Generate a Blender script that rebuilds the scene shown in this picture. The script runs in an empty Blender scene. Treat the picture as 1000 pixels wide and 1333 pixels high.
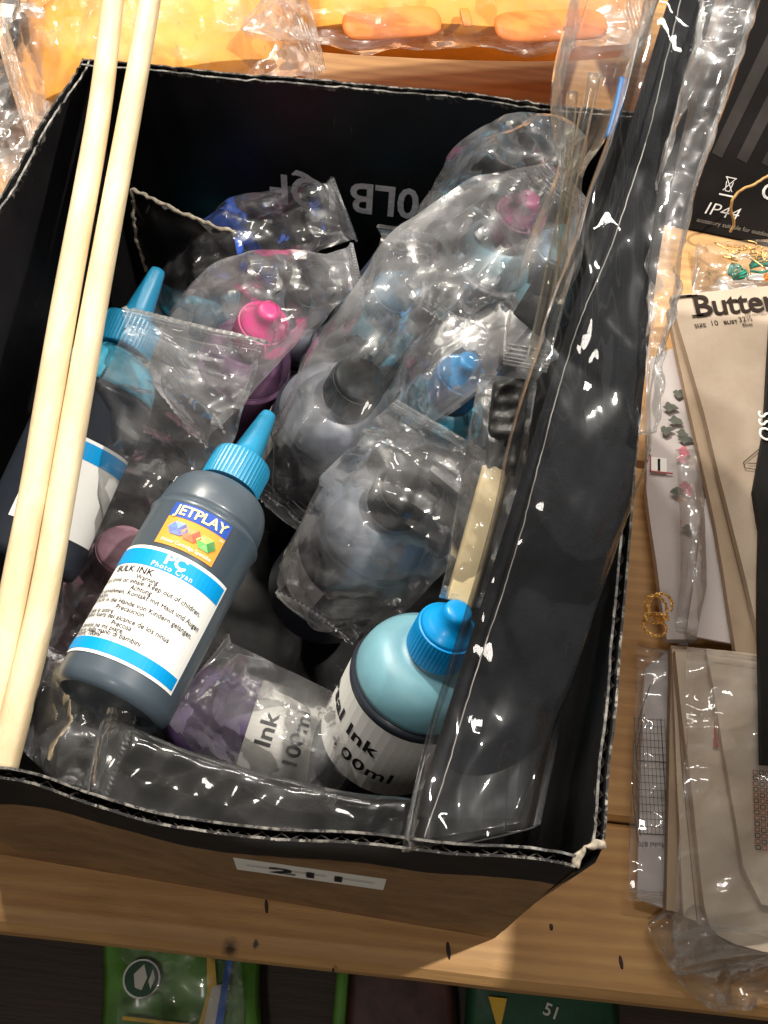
import bpy, bmesh, math, random
from mathutils import Vector, Matrix, noise

# ---------------------------------------------------------------- camera, world, lamps
sc = bpy.context.scene
C = sc.collection
CAM_POS = Vector((0, 0, .6))
cd = bpy.data.cameras.new("camera"); cam = bpy.data.objects.new("camera", cd); C.objects.link(cam)
RX, UX, BX = Vector((0.9937, 0.1008, 0.0481)), Vector((-0.1117, 0.8969, 0.4279)), Vector((0, -0.4306, 0.9026))
m = Matrix.Identity(4)
for i in range(3):
    m[i][0], m[i][1], m[i][2], m[i][3] = RX[i], UX[i], BX[i], CAM_POS[i]
cam.matrix_world = m
cd.sensor_fit = 'HORIZONTAL'; cd.sensor_width = 36; cd.lens = 54.54
cd.clip_start = .01; cd.clip_end = 50
sc.camera = cam

w = bpy.data.worlds.new("World"); sc.world = w; w.use_nodes = True
w.node_tree.nodes["Background"].inputs[0].default_value = (1.0, .90, .78, 1)
w.node_tree.nodes["Background"].inputs[1].default_value = .16

def lamp(name, pos, aim, power, size, col=(1, .93, .82), size_y=None):
    l = bpy.data.lights.new(name, 'AREA'); l.energy = power; l.color = col
    if size_y: l.shape = 'RECTANGLE'; l.size = size; l.size_y = size_y
    else: l.shape = 'DISK'; l.size = size
    o = bpy.data.objects.new(name, l); C.objects.link(o)
    o.location = pos
    o.rotation_euler = (Vector(aim) - Vector(pos)).to_track_quat('-Z', 'Y').to_euler()
    return o
lamp("shop_spot_right", (.80, .46, 1.75), (-.02, .22, .1), 38, .045, (1, .95, .87))
lamp("shop_spot_back", (-.55, 1.55, 1.75), (-.1, .35, .1), 17, .10, (1, .92, .80))
lamp("shop_spot_left", (-.80, .95, 1.85), (0, .2, .1), 18, .10, (1, .95, .88))
lamp("front_fill", (-.35, -.75, 1.9), (0, .15, .1), 5.5, .25, (1, .93, .84))  # soft fill added in front, brightens bottle labels and the back wall
lamp("shop_spot_near", (-.42, .98, .95), (-.13, .56, .1), 11, .05, (1, .92, .78))
lamp("shop_tube", (.1, 1.15, 2.2), (0, .25, 0), 12, .9, (1, .95, .88), .05)
lamp("shop_tube_far", (-.2, 2.3, 2.2), (0, .25, 0), 10, 1.2, (1, .93, .84), .05)

sc.view_settings.view_transform = 'Standard'; sc.view_settings.look = 'None'
sc.view_settings.exposure = 0.0; sc.view_settings.gamma = 1
sc.render.engine = 'CYCLES'
sc.cycles.use_denoising = True
sc.cycles.transparent_max_bounces = 40
sc.cycles.max_bounces = 10
sc.cycles.caustics_reflective = False; sc.cycles.caustics_refractive = False

# ---------------------------------------------------------------- materials
def nt(name):
    mt = bpy.data.materials.new(name); mt.use_nodes = True
    t = mt.node_tree; t.nodes.clear()
    return mt, t, t.nodes.new("ShaderNodeOutputMaterial")
def N(t, typ, **kw):
    n = t.nodes.new(typ)
    for k, v in kw.items():
        if k.startswith('_'): setattr(n, k[1:], v)
        else: n.inputs[k.replace('9', ' ')].default_value = v
    return n
def ramp(t, src, stops):
    r = t.nodes.new("ShaderNodeValToRGB"); t.links.new(src, r.inputs[0])
    e = r.color_ramp.elements
    while len(e) < len(stops): e.new(.5)
    for q, (p_, c_) in zip(e, stops):
        q.position = p_; q.color = tuple(c_) + (1,) if len(c_) == 3 else c_
    return r.outputs[0]
def coords(t, scale=(1, 1, 1)):
    tc = t.nodes.new("ShaderNodeTexCoord"); mp = t.nodes.new("ShaderNodeMapping")
    t.links.new(tc.outputs["Object"], mp.inputs[0]); mp.inputs["Scale"].default_value = scale
    return mp.outputs[0]
def noise_n(t, vec, scale, detail=4, rough=.6, dist=0):
    n = N(t, "ShaderNodeTexNoise", Scale=scale, Detail=detail, Roughness=rough, Distortion=dist)
    t.links.new(vec, n.inputs["Vector"]); return n.outputs["Fac"]
def mixc(t, fac, a, b):
    mx = t.nodes.new("ShaderNodeMix"); mx.data_type = 'RGBA'
    for s, v in ((0, fac), (6, a), (7, b)):
        if isinstance(v, (int, float)): mx.inputs[s].default_value = v
        elif isinstance(v, tuple): mx.inputs[s].default_value = v + (1,)
        else: t.links.new(v, mx.inputs[s])
    return mx.outputs[2]
def math_n(t, op, a, b=None):
    n = t.nodes.new("ShaderNodeMath"); n.operation = op
    for i, v in enumerate((a, b)):
        if v is None: continue
        if isinstance(v, (int, float)): n.inputs[i].default_value = v
        else: t.links.new(v, n.inputs[i])
    return n.outputs[0]
def bump(t, h, strength, dist=.001):
    b = N(t, "ShaderNodeBump", Strength=strength, Distance=dist); t.links.new(h, b.inputs["Height"]); return b.outputs[0]

def plain(name, col, rough=.5, var=.15, vscale=60, bmp=.0, bscale=400, coat=0, sss=0, spec=.5, metal=0):
    mt, t, out = nt(name)
    p = N(t, "ShaderNodeBsdfPrincipled", Roughness=rough, Metallic=metal)
    p.inputs["Specular IOR Level"].default_value = spec
    v = coords(t)
    n = noise_n(t, v, vscale, 5)
    lo = tuple(c * (1 - var) for c in col); hi = tuple(min(1, c * (1 + var)) for c in col)
    t.links.new(ramp(t, n, [(.3, lo), (.7, hi)]), p.inputs["Base Color"])
    r = math_n(t, 'MULTIPLY_ADD', noise_n(t, v, vscale * 2.3, 3), .25); r.node.inputs[2].default_value = rough - .12
    t.links.new(r, p.inputs["Roughness"])
    if coat: p.inputs["Coat Weight"].default_value = coat; p.inputs["Coat Roughness"].default_value = .15
    if sss:
        p.inputs["Subsurface Weight"].default_value = sss; p.inputs["Subsurface Radius"].default_value = (.004, .004, .004)
        p.inputs["Subsurface Scale"].default_value = 1
    if bmp: t.links.new(bump(t, noise_n(t, v, bscale, 3), bmp, .0005), p.inputs["Normal"])
    t.links.new(p.outputs[0], out.inputs[0])
    return mt

def film(name, tint=(.985, .985, .985), haze=.03, rough=.05, scale=26, strength=.3, refl=1.2, contour=False, hazecol=(.88, .88, .90), crumple=1.0, sheen=.35, stretch=(1, 1, 1)):
    """thin clear film: mostly see-through, mirror glints on folds, a soft sheen and a little milkiness"""
    mt, t, out = nt(name)
    v = coords(t, stretch)
    big = noise_n(t, v, scale, 1, .4, .6)
    def fold(sc_, dist):     # sparse thin crease lines
        n = noise_n(t, v, sc_, 1, .4, dist)
        a = math_n(t, 'ABSOLUTE', math_n(t, 'SUBTRACT', math_n(t, 'MULTIPLY', n, 2), 1))
        return math_n(t, 'POWER', math_n(t, 'MAXIMUM', math_n(t, 'SUBTRACT', 1, math_n(t, 'MULTIPLY', a, 4)), 0), 2)
    f1 = fold(scale * .8, .5); f2 = fold(scale * 1.7, .9)
    h = math_n(t, 'ADD', math_n(t, 'MULTIPLY', big, 1.1), math_n(t, 'ADD', math_n(t, 'MULTIPLY', f1, .22 * crumple), math_n(t, 'MULTIPLY', f2, .10 * crumple)))
    h = math_n(t, 'ADD', h, math_n(t, 'MULTIPLY', noise_n(t, v, scale * 6, 2), .07 * crumple))
    b = bump(t, h, strength, .004)
    tr = N(t, "ShaderNodeBsdfTransparent"); tr.inputs[0].default_value = tint + (1,)
    gl = N(t, "ShaderNodeBsdfGlossy", Roughness=rough); gl.inputs[0].default_value = (1, 1, 1, 1)
    g2 = N(t, "ShaderNodeBsdfGlossy", Roughness=.32); g2.inputs[0].default_value = (1, 1, 1, 1)
    df = N(t, "ShaderNodeBsdfTranslucent"); df.inputs[0].default_value = hazecol + (1,)
    d2 = N(t, "ShaderNodeBsdfDiffuse"); d2.inputs[0].default_value = hazecol + (1,)
    t.links.new(b, gl.inputs["Normal"]); t.links.new(b, g2.inputs["Normal"])
    fr = N(t, "ShaderNodeFresnel", IOR=1.45)
    f = math_n(t, 'MINIMUM', math_n(t, 'MULTIPLY', fr.outputs[0], refl), .6)
    hz = math_n(t, 'MULTIPLY', ramp(t, noise_n(t, v, scale * .9, 3, .5, .6), [(.40, (.15, .15, .15)), (.68, (1.9, 1.9, 1.9))]), haze)
    hz = math_n(t, 'ADD', hz, math_n(t, 'MULTIPLY', math_n(t, 'ADD', f1, math_n(t, 'MULTIPLY', f2, .5)), haze * .9 * crumple))
    if contour:
        nn = noise_n(t, v, 38, 2, .5, .6)
        ln = math_n(t, 'GREATER_THAN', math_n(t, 'SINE', math_n(t, 'MULTIPLY', nn, 210)), .86)
        msk = ramp(t, noise_n(t, v, 22, 2), [(.5, (0, 0, 0)), (.65, (1, 1, 1))])
        hz = math_n(t, 'ADD', hz, math_n(t, 'MULTIPLY', math_n(t, 'MULTIPLY', ln, msk), .014))
    def mixs(fac, a, c):
        m_ = t.nodes.new("ShaderNodeMixShader")
        if isinstance(fac, float): m_.inputs[0].default_value = fac
        else: t.links.new(fac, m_.inputs[0])
        t.links.new(a, m_.inputs[1]); t.links.new(c, m_.inputs[2]); return m_.outputs[0]
    body = mixs(hz, tr.outputs[0], mixs(.35, d2.outputs[0], df.outputs[0]))
    t.links.new(mixs(f, body, mixs(sheen, gl.outputs[0], g2.outputs[0])), out.inputs[0])
    return mt

def wood(name, a, b, dark, vec_scale, ring=7.0, rough=.6, knots=()):
    mt, t, out = nt(name)
    v = coords(t, vec_scale)
    n1 = noise_n(t, v, ring, 5, .6, 1.4); n2 = noise_n(t, v, ring * 9, 4, .7)
    base = ramp(t, n1, [(.30, a), (.52, b), (.72, a)])
    wv = N(t, "ShaderNodeTexWave", Scale=ring * .8, Distortion=6, Detail=4, _wave_type='BANDS', _bands_direction='Y')
    t.links.new(v, wv.inputs["Vector"])
    base = mixc(t, math_n(t, 'MULTIPLY', wv.outputs["Fac"], .38), base, dark)
    base = mixc(t, math_n(t, 'MULTIPLY', ramp(t, n2, [(.5, (0, 0, 0)), (.8, (1, 1, 1))]), .35), base, dark)
    v2 = coords(t)
    blot = noise_n(t, v2, 9, 4, .6)
    base = mixc(t, math_n(t, 'MULTIPLY', ramp(t, blot, [(.5, (0, 0, 0)), (.75, (1, 1, 1))]), .35), base, tuple(c * .7 for c in dark))
    for (kx, ky, kz), rad in knots:      # a dark knot with a soft ring
        vm = t.nodes.new("ShaderNodeVectorMath"); vm.operation = 'SUBTRACT'; t.links.new(v2, vm.inputs[0]); vm.inputs[1].default_value = (kx, ky, kz)
        vs = t.nodes.new("ShaderNodeVectorMath"); vs.operation = 'MULTIPLY'; t.links.new(vm.outputs[0], vs.inputs[0]); vs.inputs[1].default_value = (1.25, .8, .5)
        vl = t.nodes.new("ShaderNodeVectorMath"); vl.operation = 'LENGTH'; t.links.new(vs.outputs[0], vl.inputs[0])
        dd = math_n(t, 'ADD', vl.outputs["Value"], math_n(t, 'MULTIPLY', math_n(t, 'SUBTRACT', noise_n(t, v2, 260, 3), .5), .004))
        base = mixc(t, ramp(t, math_n(t, 'DIVIDE', dd, rad), [(.25, (.95, .95, .95)), (.62, (.35, .35, .35)), (1.0, (0, 0, 0))]), base, (.030, .014, .008))
    p = N(t, "ShaderNodeBsdfPrincipled", Roughness=rough)
    t.links.new(base, p.inputs["Base Color"])
    t.links.new(bump(t, n2, .35, .0008), p.inputs["Normal"])
    t.links.new(p.outputs[0], out.inputs[0]); return mt

def carton(name, body, rough, wear, zedge=.1975, band=None, scr=True):
    """coated board: scuffs along the cut edge, scratches over the face"""
    mt, t, out = nt(name)
    v = coords(t)
    tc = t.nodes.new("ShaderNodeTexCoord"); sp = t.nodes.new("ShaderNodeSeparateXYZ"); t.links.new(tc.outputs["Object"], sp.inputs[0])
    n = noise_n(t, v, 45, 6, .65)
    col = ramp(t, n, [(.3, tuple(c * .75 for c in body)), (.7, tuple(c * 1.3 for c in body))])
    if band:   # printed black border under the rim
        zz = math_n(t, 'ADD', sp.outputs[2], math_n(t, 'MULTIPLY', noise_n(t, v, 30, 3), .012))
        col = mixc(t, math_n(t, 'GREATER_THAN', zz, band), col, (.012, .011, .011))
    if scr:
        sv = coords(t, (1, 1, .12)); s1 = noise_n(t, sv, 160, 3, .6, .5)
        sm = math_n(t, 'MULTIPLY', math_n(t, 'GREATER_THAN', s1, .70), .22)
        col = mixc(t, sm, col, (.16, .15, .14))
    zn = math_n(t, 'ADD', sp.outputs[2], math_n(t, 'MULTIPLY', math_n(t, 'SUBTRACT', noise_n(t, v, 200, 5, .75), .5), .020))
    ed = math_n(t, 'GREATER_THAN', zn, zedge)
    wn = ramp(t, noise_n(t, v, 130, 4, .7), [(.42, tuple(c * .08 for c in wear)), (.66, wear)])
    col = mixc(t, ed, col, wn)
    p = N(t, "ShaderNodeBsdfPrincipled", Roughness=rough); p.inputs["Specular IOR Level"].default_value = .22
    t.links.new(col, p.inputs["Base Color"])
    rr = math_n(t, 'MULTIPLY_ADD', noise_n(t, v, 70, 4), .3); rr.node.inputs[2].default_value = rough - .15
    t.links.new(rr, p.inputs["Roughness"])
    wv = noise_n(t, coords(t, (1, 1, .1)), 40, 2)
    t.links.new(bump(t, math_n(t, 'ADD', wv, math_n(t, 'MULTIPLY', n, .4)), .25, .002), p.inputs["Normal"])
    t.links.new(p.outputs[0], out.inputs[0]); return mt

def paper(name, col, stain=(.45, .33, .2), amt=.5, rough=.75):
    mt, t, out = nt(name)
    v = coords(t)
    n = noise_n(t, v, 22, 5, .6); n2 = noise_n(t, v, 400, 3)
    c1 = mixc(t, math_n(t, 'MULTIPLY', ramp(t, n, [(.42, (0, 0, 0)), (.75, (1, 1, 1))]), amt), col, stain)
    c1 = mixc(t, math_n(t, 'MULTIPLY', n2, .12), c1, stain)
    p = N(t, "ShaderNodeBsdfPrincipled", Roughness=rough); t.links.new(c1, p.inputs["Base Color"])
    t.links.new(bump(t, math_n(t, 'ADD', n, math_n(t, 'MULTIPLY', n2, .2)), .25, .002), p.inputs["Normal"])
    t.links.new(p.outputs[0], out.inputs[0]); return mt

M = {}
M['film'] = film('clear_film', haze=.032, crumple=1.8, rough=.035, strength=.22, sheen=.36)
M['film_soft'] = film('soft_clear_film', haze=.042, scale=24, crumple=1.8, rough=.04, sheen=.38, strength=.22)
M['film_dense'] = film('milky_film', haze=.062, scale=22, tint=(.98, .98, .985), rough=.045, sheen=.46, crumple=1.8, strength=.22)
M['sleeve'] = film('garment_sleeve', haze=.0018, scale=34, strength=.16, rough=.035, contour=True, refl=.9, crumple=.5, sheen=.12, stretch=(1, .22, .22))
M['pet'] = film('rigid_clear_plastic', haze=.010, scale=14, strength=.10, rough=.07, refl=1.6, crumple=.5, sheen=.2)
M['acrylic'] = film('clear_acrylic', tint=(.93, .91, .85), haze=.07, scale=10, strength=.03, rough=.05, refl=2.0, hazecol=(.8, .76, .66), crumple=.1)
M['shelf'] = wood('pine_plank', (.46, .245, .085), (.55, .32, .125), (.30, .145, .052), (.9, 9, 9), 6, knots=(((-0.0504,0.0443,-0.0010), .0062), ((-0.0383,0.0487,-0.0005), .0022), ((0.1820,0.6155,0.0000), .008), ((.13, .20, 0), .006)))
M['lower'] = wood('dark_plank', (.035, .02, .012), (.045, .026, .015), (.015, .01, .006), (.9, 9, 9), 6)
M['stick'] = wood('pale_birch', (.72, .57, .35), (.78, .64, .42), (.50, .35, .18), (14, .5, 14), 12, .55)
M['handle'] = wood('pale_handle_wood', (.74, .60, .34), (.76, .62, .37), (.68, .53, .28), (8, 2, 8), 14, .6)
M['carton_in'] = carton('black_coated_board', (.009, .0085, .009), .38, (.20, .185, .165), .1992)
M['carton_out'] = carton('kraft_board', (.26, .155, .075), .7, (.25, .23, .205), .1996, band=.168, scr=False)
M['flute'] = carton('corrugated_core', (.055, .048, .042), .85, (.4, .38, .35), .4, scr=False)
M['flap'] = carton('black_board_flap', (.012, .011, .011), .45, (.12, .10, .08), .9)
M['scuff'] = plain('scuffed_board_edge', (.26, .22, .17), .85, .5, 500)
M['print_grey'] = plain('grey_print', (.70, .69, .68), .6, .25, 200)
M['print_black'] = plain('black_print', (.010, .010, .010), .6, .1, spec=.15)
M['print_brown'] = plain('brown_black_print', (.022, .015, .012), .7, .2, spec=.1)
M['print_white'] = plain('white_print', (.80, .80, .78), .6, .05, spec=.15)
M['label'] = plain('white_label', (.80, .79, .75), .55, .04, 30, spec=.2)
M['label_dull'] = plain('dull_white_label', (.62, .60, .55), .5, .12, 60)
M['band'] = plain('blue_label_band', (.0, .27, .62), .5, .06, spec=.2)
M['orange'] = plain('orange_sticker', (.83, .30, .04), .5, .06, spec=.2)
M['navy'] = plain('blue_sticker_band', (.02, .07, .36), .5, .06, spec=.2)
M['lemon'] = plain('pale_yellow_print', (.85, .72, .25), .4, .05)
for k, cc in dict(cb1=(.03, .08, .42), cb2=(.01, .03, .22), cb3=(.06, .16, .60), cr1=(.62, .12, .02), cr2=(.36, .05, .01), cr3=(.75, .24, .05), cg1=(.06, .42, .03), cg2=(.02, .18, .02), cg3=(.25, .62, .06)).items():
    M[k] = plain('cube_print_' + k, cc, .4, .25, 300)
M['cyan_cap'] = plain('cyan_cap_plastic', (.010, .20, .36), .38, .05, 30, sss=.0, coat=.1)
M['bright_cap'] = plain('bright_blue_cap_plastic', (.0, .30, .72), .36, .05, 30, coat=.1)
M['royal_cap'] = plain('royal_blue_cap_plastic', (.015, .10, .55), .4, .05, 30)
M['magenta_cap'] = plain('magenta_cap_plastic', (.66, .015, .20), .36, .05, 30)
M['wine_cap'] = plain('muted_magenta_cap', (.36, .03, .15), .42, .1, 30)
M['black_cap'] = plain('black_cap_plastic', (.007, .007, .007), .5, .2, 60, spec=.25)
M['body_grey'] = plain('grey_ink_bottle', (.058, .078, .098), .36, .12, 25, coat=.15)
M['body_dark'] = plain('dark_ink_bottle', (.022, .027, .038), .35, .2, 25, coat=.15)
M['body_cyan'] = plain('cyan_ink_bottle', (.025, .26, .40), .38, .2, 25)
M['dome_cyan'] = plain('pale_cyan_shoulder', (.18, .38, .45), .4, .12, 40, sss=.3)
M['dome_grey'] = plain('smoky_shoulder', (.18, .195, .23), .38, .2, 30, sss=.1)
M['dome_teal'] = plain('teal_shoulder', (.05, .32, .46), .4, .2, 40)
M['body_mauve'] = plain('mauve_ink_bottle', (.26, .13, .25), .4, .2, 40)
M['body_pink'] = plain('pink_ink_bottle', (.50, .25, .32), .45, .2, 40)
M['body_purple'] = plain('purple_ink_bottle', (.085, .05, .13), .5, .25, 40)
M['body_white'] = plain('white_ink_bottle', (.55, .54, .56), .4, .15, 40)
M['fabric'] = plain('black_navy_fabric', (.0085, .0095, .012), .7, .35, 90, bmp=.4, bscale=900, spec=.12)
M['thread'] = plain('pale_thread', (.26, .25, .23), .7, .3)
M['foam_black'] = plain('black_bristle', (.012, .012, .012), .5, .5, 300, bmp=1, bscale=260)
M['yellow'] = plain('yellow_foam', (.74, .29, .02), .55, .12, 30, bmp=.3, bscale=300)
M['amber'] = plain('orange_foam', (.78, .20, .02), .55, .1, 30, bmp=.2, bscale=300)
M['ip_box'] = plain('dark_printed_box', (.009, .008, .008), .5, .3, 30, spec=.2)
M['ip_streak'] = plain('grey_picture_streak', (.026, .023, .022), .5, .6, 30)
M['print_dim'] = plain('dim_print', (.22, .19, .16), .5, .1)
M['cream'] = paper('old_cream_paper', (.42, .34, .265), (.26, .19, .13), .7)
M['cream2'] = paper('yellowed_paper', (.38, .29, .205), (.22, .15, .09), .75)
M['beige'] = paper('greyed_beige_paper', (.57, .485, .385), (.33, .26, .18), .5)
M['white_paper'] = paper('white_paper', (.54, .50, .50), (.38, .33, .31), .35)
M['red'] = plain('red_print', (.30, .025, .02), .5, .2)
M['pinkp'] = plain('pink_print', (.62, .15, .22), .6, .3, 200)
M['leafp'] = plain('grey_green_print', (.10, .11, .09), .6, .4, 200)
M['gold'] = plain('gold_metal', (.80, .52, .18), .25, .2, 80, metal=1)
M['gold_cord'] = plain('gold_cord', (.40, .24, .08), .5, .3, 300)
M['teal'] = plain('teal_thread', (.0, .30, .20), .6, .3, 400)
M['orange_thread'] = plain('orange_thread', (.75, .22, .03), .6, .2, 400)
M['green'] = plain('green_wrapper', (.09, .24, .035), .35, .35, 40, coat=.4)
M['blue_wrap'] = plain('blue_wrapper', (.02, .14, .55), .3, .2, 40, coat=.4)
M['yellow_wrap'] = plain('yellow_wrapper', (.70, .42, .04), .35, .2, 40, coat=.4)
M['maroon'] = plain('maroon_print', (.07, .03, .025), .5, .5, 60)
M['green_dark'] = plain('dark_green_print', (.012, .07, .03), .5, .3, 60)
M['nail'] = plain('dark_nail_hole', (.02, .012, .008), .6, .2)
M['knot'] = plain('dark_knot', (.15, .065, .026), .6, .5, 300)
M['bluepen'] = plain('blue_strip', (.04, .16, .40), .4, .1)
M['pale_pink'] = plain('pale_pink_card', (.62, .42, .42), .6, .1)

# ---------------------------------------------------------------- object helpers
def link(name, me, mat, parent=None, smooth=True, kind=None):
    o = bpy.data.objects.new(name, me); C.objects.link(o)
    for mm in (mat if isinstance(mat, (list, tuple)) else [mat]): me.materials.append(mm if not isinstance(mm, str) else M[mm])
    if smooth:
        for p in me.polygons: p.use_smooth = True
    if parent: o.parent = parent
    if kind: o['kind'] = kind
    return o
def from_bm(name, bm, mat, parent=None, smooth=False, kind=None):
    me = bpy.data.meshes.new(name); bmesh.ops.recalc_face_normals(bm, faces=bm.faces); bm.to_mesh(me); bm.free()
    return link(name, me, mat, parent, smooth, kind)
def from_pd(name, v, f, mat, parent=None, smooth=True, kind=None):
    me = bpy.data.meshes.new(name); me.from_pydata([tuple(x) for x in v], [], f); me.update()
    bm = bmesh.new(); bm.from_mesh(me); bmesh.ops.recalc_face_normals(bm, faces=bm.faces); bm.to_mesh(me); bm.free()
    return link(name, me, mat, parent, smooth, kind)
def tag(o, label, cat, group=None):
    o['label'] = label; o['category'] = cat
    if group: o['group'] = group
    return o
def thing(name, label, cat, loc=(0, 0, 0), group=None):
    o = bpy.data.objects.new(name, None); C.objects.link(o); o.location = loc; o.empty_display_size = .02
    return tag(o, label, cat, group)
def sharp(o, deg=35):
    o.data.set_sharp_from_angle(angle=math.radians(deg)); return o

def nz(p, s, o=0): return noise.noise(Vector((p[0] * s + o, p[1] * s + o * 1.7, p[2] * s - o)))
def crease(p, s, o=0):
    """fold lines: zero along sharp creases, about .3 between them"""
    return abs(noise.noise(Vector((p[0] * s + o, p[1] * s - o, p[2] * s + o * .3))))

_folds = {}
def folds(p, seed, lo=22, hi=75, k=7):
    """sum of slightly warped triangle waves: flat facets meeting in straight creases"""
    if (seed, lo, hi) not in _folds:
        r = random.Random(seed * 7 + 1); L_ = []
        for i in range(k):
            d = Vector((r.gauss(0, 1), r.gauss(0, 1), r.gauss(0, .8))).normalized()
            fq = lo * (hi / lo) ** (i / (k - 1)); L_.append((d * fq, r.random(), lo / fq))
        _folds[(seed, lo, hi)] = L_
    t = 0; w_ = nz(p, 18, seed) * .55
    for d, ph, a in _folds[(seed, lo, hi)]:
        x = (p.dot(d) + ph + w_) % 1.0
        t += a * (abs(2 * x - 1) - .5)
    return t

def interp(pts, t):
    """Catmull-Rom through rows of floats, t in 0..1"""
    n = len(pts) - 1; x = min(max(t * n, 0), n - 1e-6); i = int(x); f = x - i
    p0 = pts[max(i - 1, 0)]; p1 = pts[i]; p2 = pts[i + 1]; p3 = pts[min(i + 2, n)]
    return [.5 * (2 * b + (c - a) * f + (2 * a - 5 * b + 4 * c - d) * f * f + (3 * b - a - 3 * c + d) * f ** 3) for a, b, c, d in zip(p0, p1, p2, p3)]

def shell(name, secs, mat, parent=None, na=24, smooth=True, expo=.6):
    """secs: list of (centre, side vector, up vector, list of per-column offsets fn) -> closed flattened tube"""
    v, f = [], []
    n = 2 * na
    for c, s, u, fn, tz in secs:
        for j in range(n):
            if j <= na: w = -1 + 2 * j / na; sg = 1
            else: w = 1 - 2 * (j - na) / na; sg = -1
            h = max(0, 1 - w * w) ** expo * sg
            p = c + s * w + u * h
            v.append(fn(p, w, sg, j))
    k = len(secs)
    for i in range(k - 1):
        for j in range(n):
            a = i * n + j; b = i * n + (j + 1) % n
            f.append((a, b, b + n, a + n))
    f.append(tuple(range(n))); f.append(tuple((k - 1) * n + j for j in reversed(range(n))))
    return v, f

def film_bag(label, st, mat='film', zig=(1, 1), amp=.0035, seed=0, up=(0, -.35, 1), group='clear plastic bags around the ink bottles', name='plastic_bag', cat='plastic bag', na=38, rows=110, cs=(38, 75), expo=.95):
    up = Vector(up).normalized()
    pts = [list(a) + [b, c] for a, b, c in st]
    ts = sorted(set([i / rows for i in range(rows + 1)] + [i * .0055 for i in range(12)] + [1 - i * .0055 for i in range(12)]))
    secs = []
    rnd = random.Random(seed)
    for t in ts:
        q = interp(pts, t); q2 = interp(pts, min(1, t + .01)); q1 = interp(pts, max(0, t - .01))
        c = Vector(q[:3]); tg = (Vector(q2[:3]) - Vector(q1[:3])).normalized()
        n_ = (up - tg * up.dot(tg)).normalized(); s = tg.cross(n_)
        hw, ht = max(q[3], .002), max(q[4], .0003)
        end = min(t, 1 - t)
        if (t < .5 and zig[0]) or (t >= .5 and zig[1]): hw *= 1 + .16 * max(0, 1 - end / .07)
        a_ = amp * min(1, .12 + end * 9)
        zz = 0
        if t == 0 and zig[0]: zz = -1
        if t == 1 and zig[1]: zz = 1
        rib = .00035 * (1 if int(round(end / .0055)) % 2 else -1) if end < .0606 else 0
        def fn(p, w, sg, j, a_=a_, zz=zz, tg=tg, n_=n_, s=s, ht=ht, rib=rib):
            d = folds(p if sg > 0 else p + Vector((.3, .1, .2)), seed + 11) * 1.25 + nz(p, 15, seed) * 1.1
            e = nz(p, 30, seed + 9) * a_ * .8
            o = p + n_ * (a_ * d * (1 if sg > 0 else .8) + rib) + s * e * (1 if abs(w) > .6 else .4)
            if zz: o = o + tg * (zz * (.0014 if j % 2 else 0))
            return o
        secs.append((c, s * hw, n_ * ht, fn, zz))
    v, f = shell(name, secs, mat, na=na, expo=expo)
    o = from_pd(name, v, f, mat)
    sharp(o, 15)
    return tag(o, label, cat, group)

def ribbon(name, L, R, thick, mat, parent=None, rows=70, na=16, amp=0, cs=30, seed=0, expo=.35, lift=0):
    """slab between a left and a right edge line"""
    secs = []
    for i in range(rows + 1):
        t = i / rows
        a, b = Vector(interp(L, t)), Vector(interp(R, t)); c = (a + b) / 2; s = (b - a) / 2
        a2, b2 = Vector(interp(L, min(1, t + .01))), Vector(interp(R, min(1, t + .01)))
        a1, b1 = Vector(interp(L, max(0, t - .01))), Vector(interp(R, max(0, t - .01)))
        tg = ((a2 + b2) - (a1 + b1)).normalized()
        n_ = s.cross(tg).normalized()
        if n_.z < 0: n_ = -n_
        def fn(p, w, sg, j, n_=n_, t=t):
            if not amp: return p
            d = folds(p, seed + 31, cs * .6, cs * 2.0) * 1.0 + nz(p, cs * .6, seed) * 1.0
            return p + n_ * amp * d * (1 if sg > 0 else .3)
        secs.append((c + n_ * lift, s, n_ * thick / 2, fn, 0))
    v, f = shell(name, secs, mat, na=na, expo=expo)
    return from_pd(name, v, f, mat, parent)

def tube_pts(pts, r, seg=8, samples=60, closed=False, wob=0, seed=0):
    P = [Vector(interp([list(p) for p in pts], i / samples)) for i in range(samples + 1)]
    v, f = [], []
    for i, p in enumerate(P):
        tg = (P[min(i + 1, samples)] - P[max(i - 1, 0)]).normalized()
        a = tg.orthogonal().normalized() if i == 0 else (pa - tg * pa.dot(tg)).normalized()
        pa = a; b = tg.cross(a)
        rr = r(i / samples) if callable(r) else r
        for k in range(seg):
            an = 2 * math.pi * k / seg
            v.append(p + (a * math.cos(an) + b * math.sin(an)) * rr + Vector((nz(p, 300, seed), nz(p, 300, seed + 5), 0)) * wob)
    for i in range(samples):
        for k in range(seg):
            a_, b_ = i * seg + k, i * seg + (k + 1) % seg
            f.append((a_, b_, b_ + seg, a_ + seg))
    f.append(tuple(range(seg))); f.append(tuple(samples * seg + k for k in reversed(range(seg))))
    return v, f

def lathe(prof, seg=48, rib=0, cap=True):
    v, f = [], []
    for r, z in prof:
        for k in range(seg):
            a = 2 * math.pi * k / seg
            rr = r if not rib or not (rib[0] <= z <= rib[1]) else r - (rib[2] if k % 2 else 0)
            v.append((rr * math.cos(a), rr * math.sin(a), z))
    for i in range(len(prof) - 1):
        for k in range(seg):
            a, b = i * seg + k, i * seg + (k + 1) % seg
            f.append((a, b, b + seg, a + seg))
    f.append(tuple(reversed(range(seg)))); f.append(tuple((len(prof) - 1) * seg + k for k in range(seg)))
    return v, f

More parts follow.
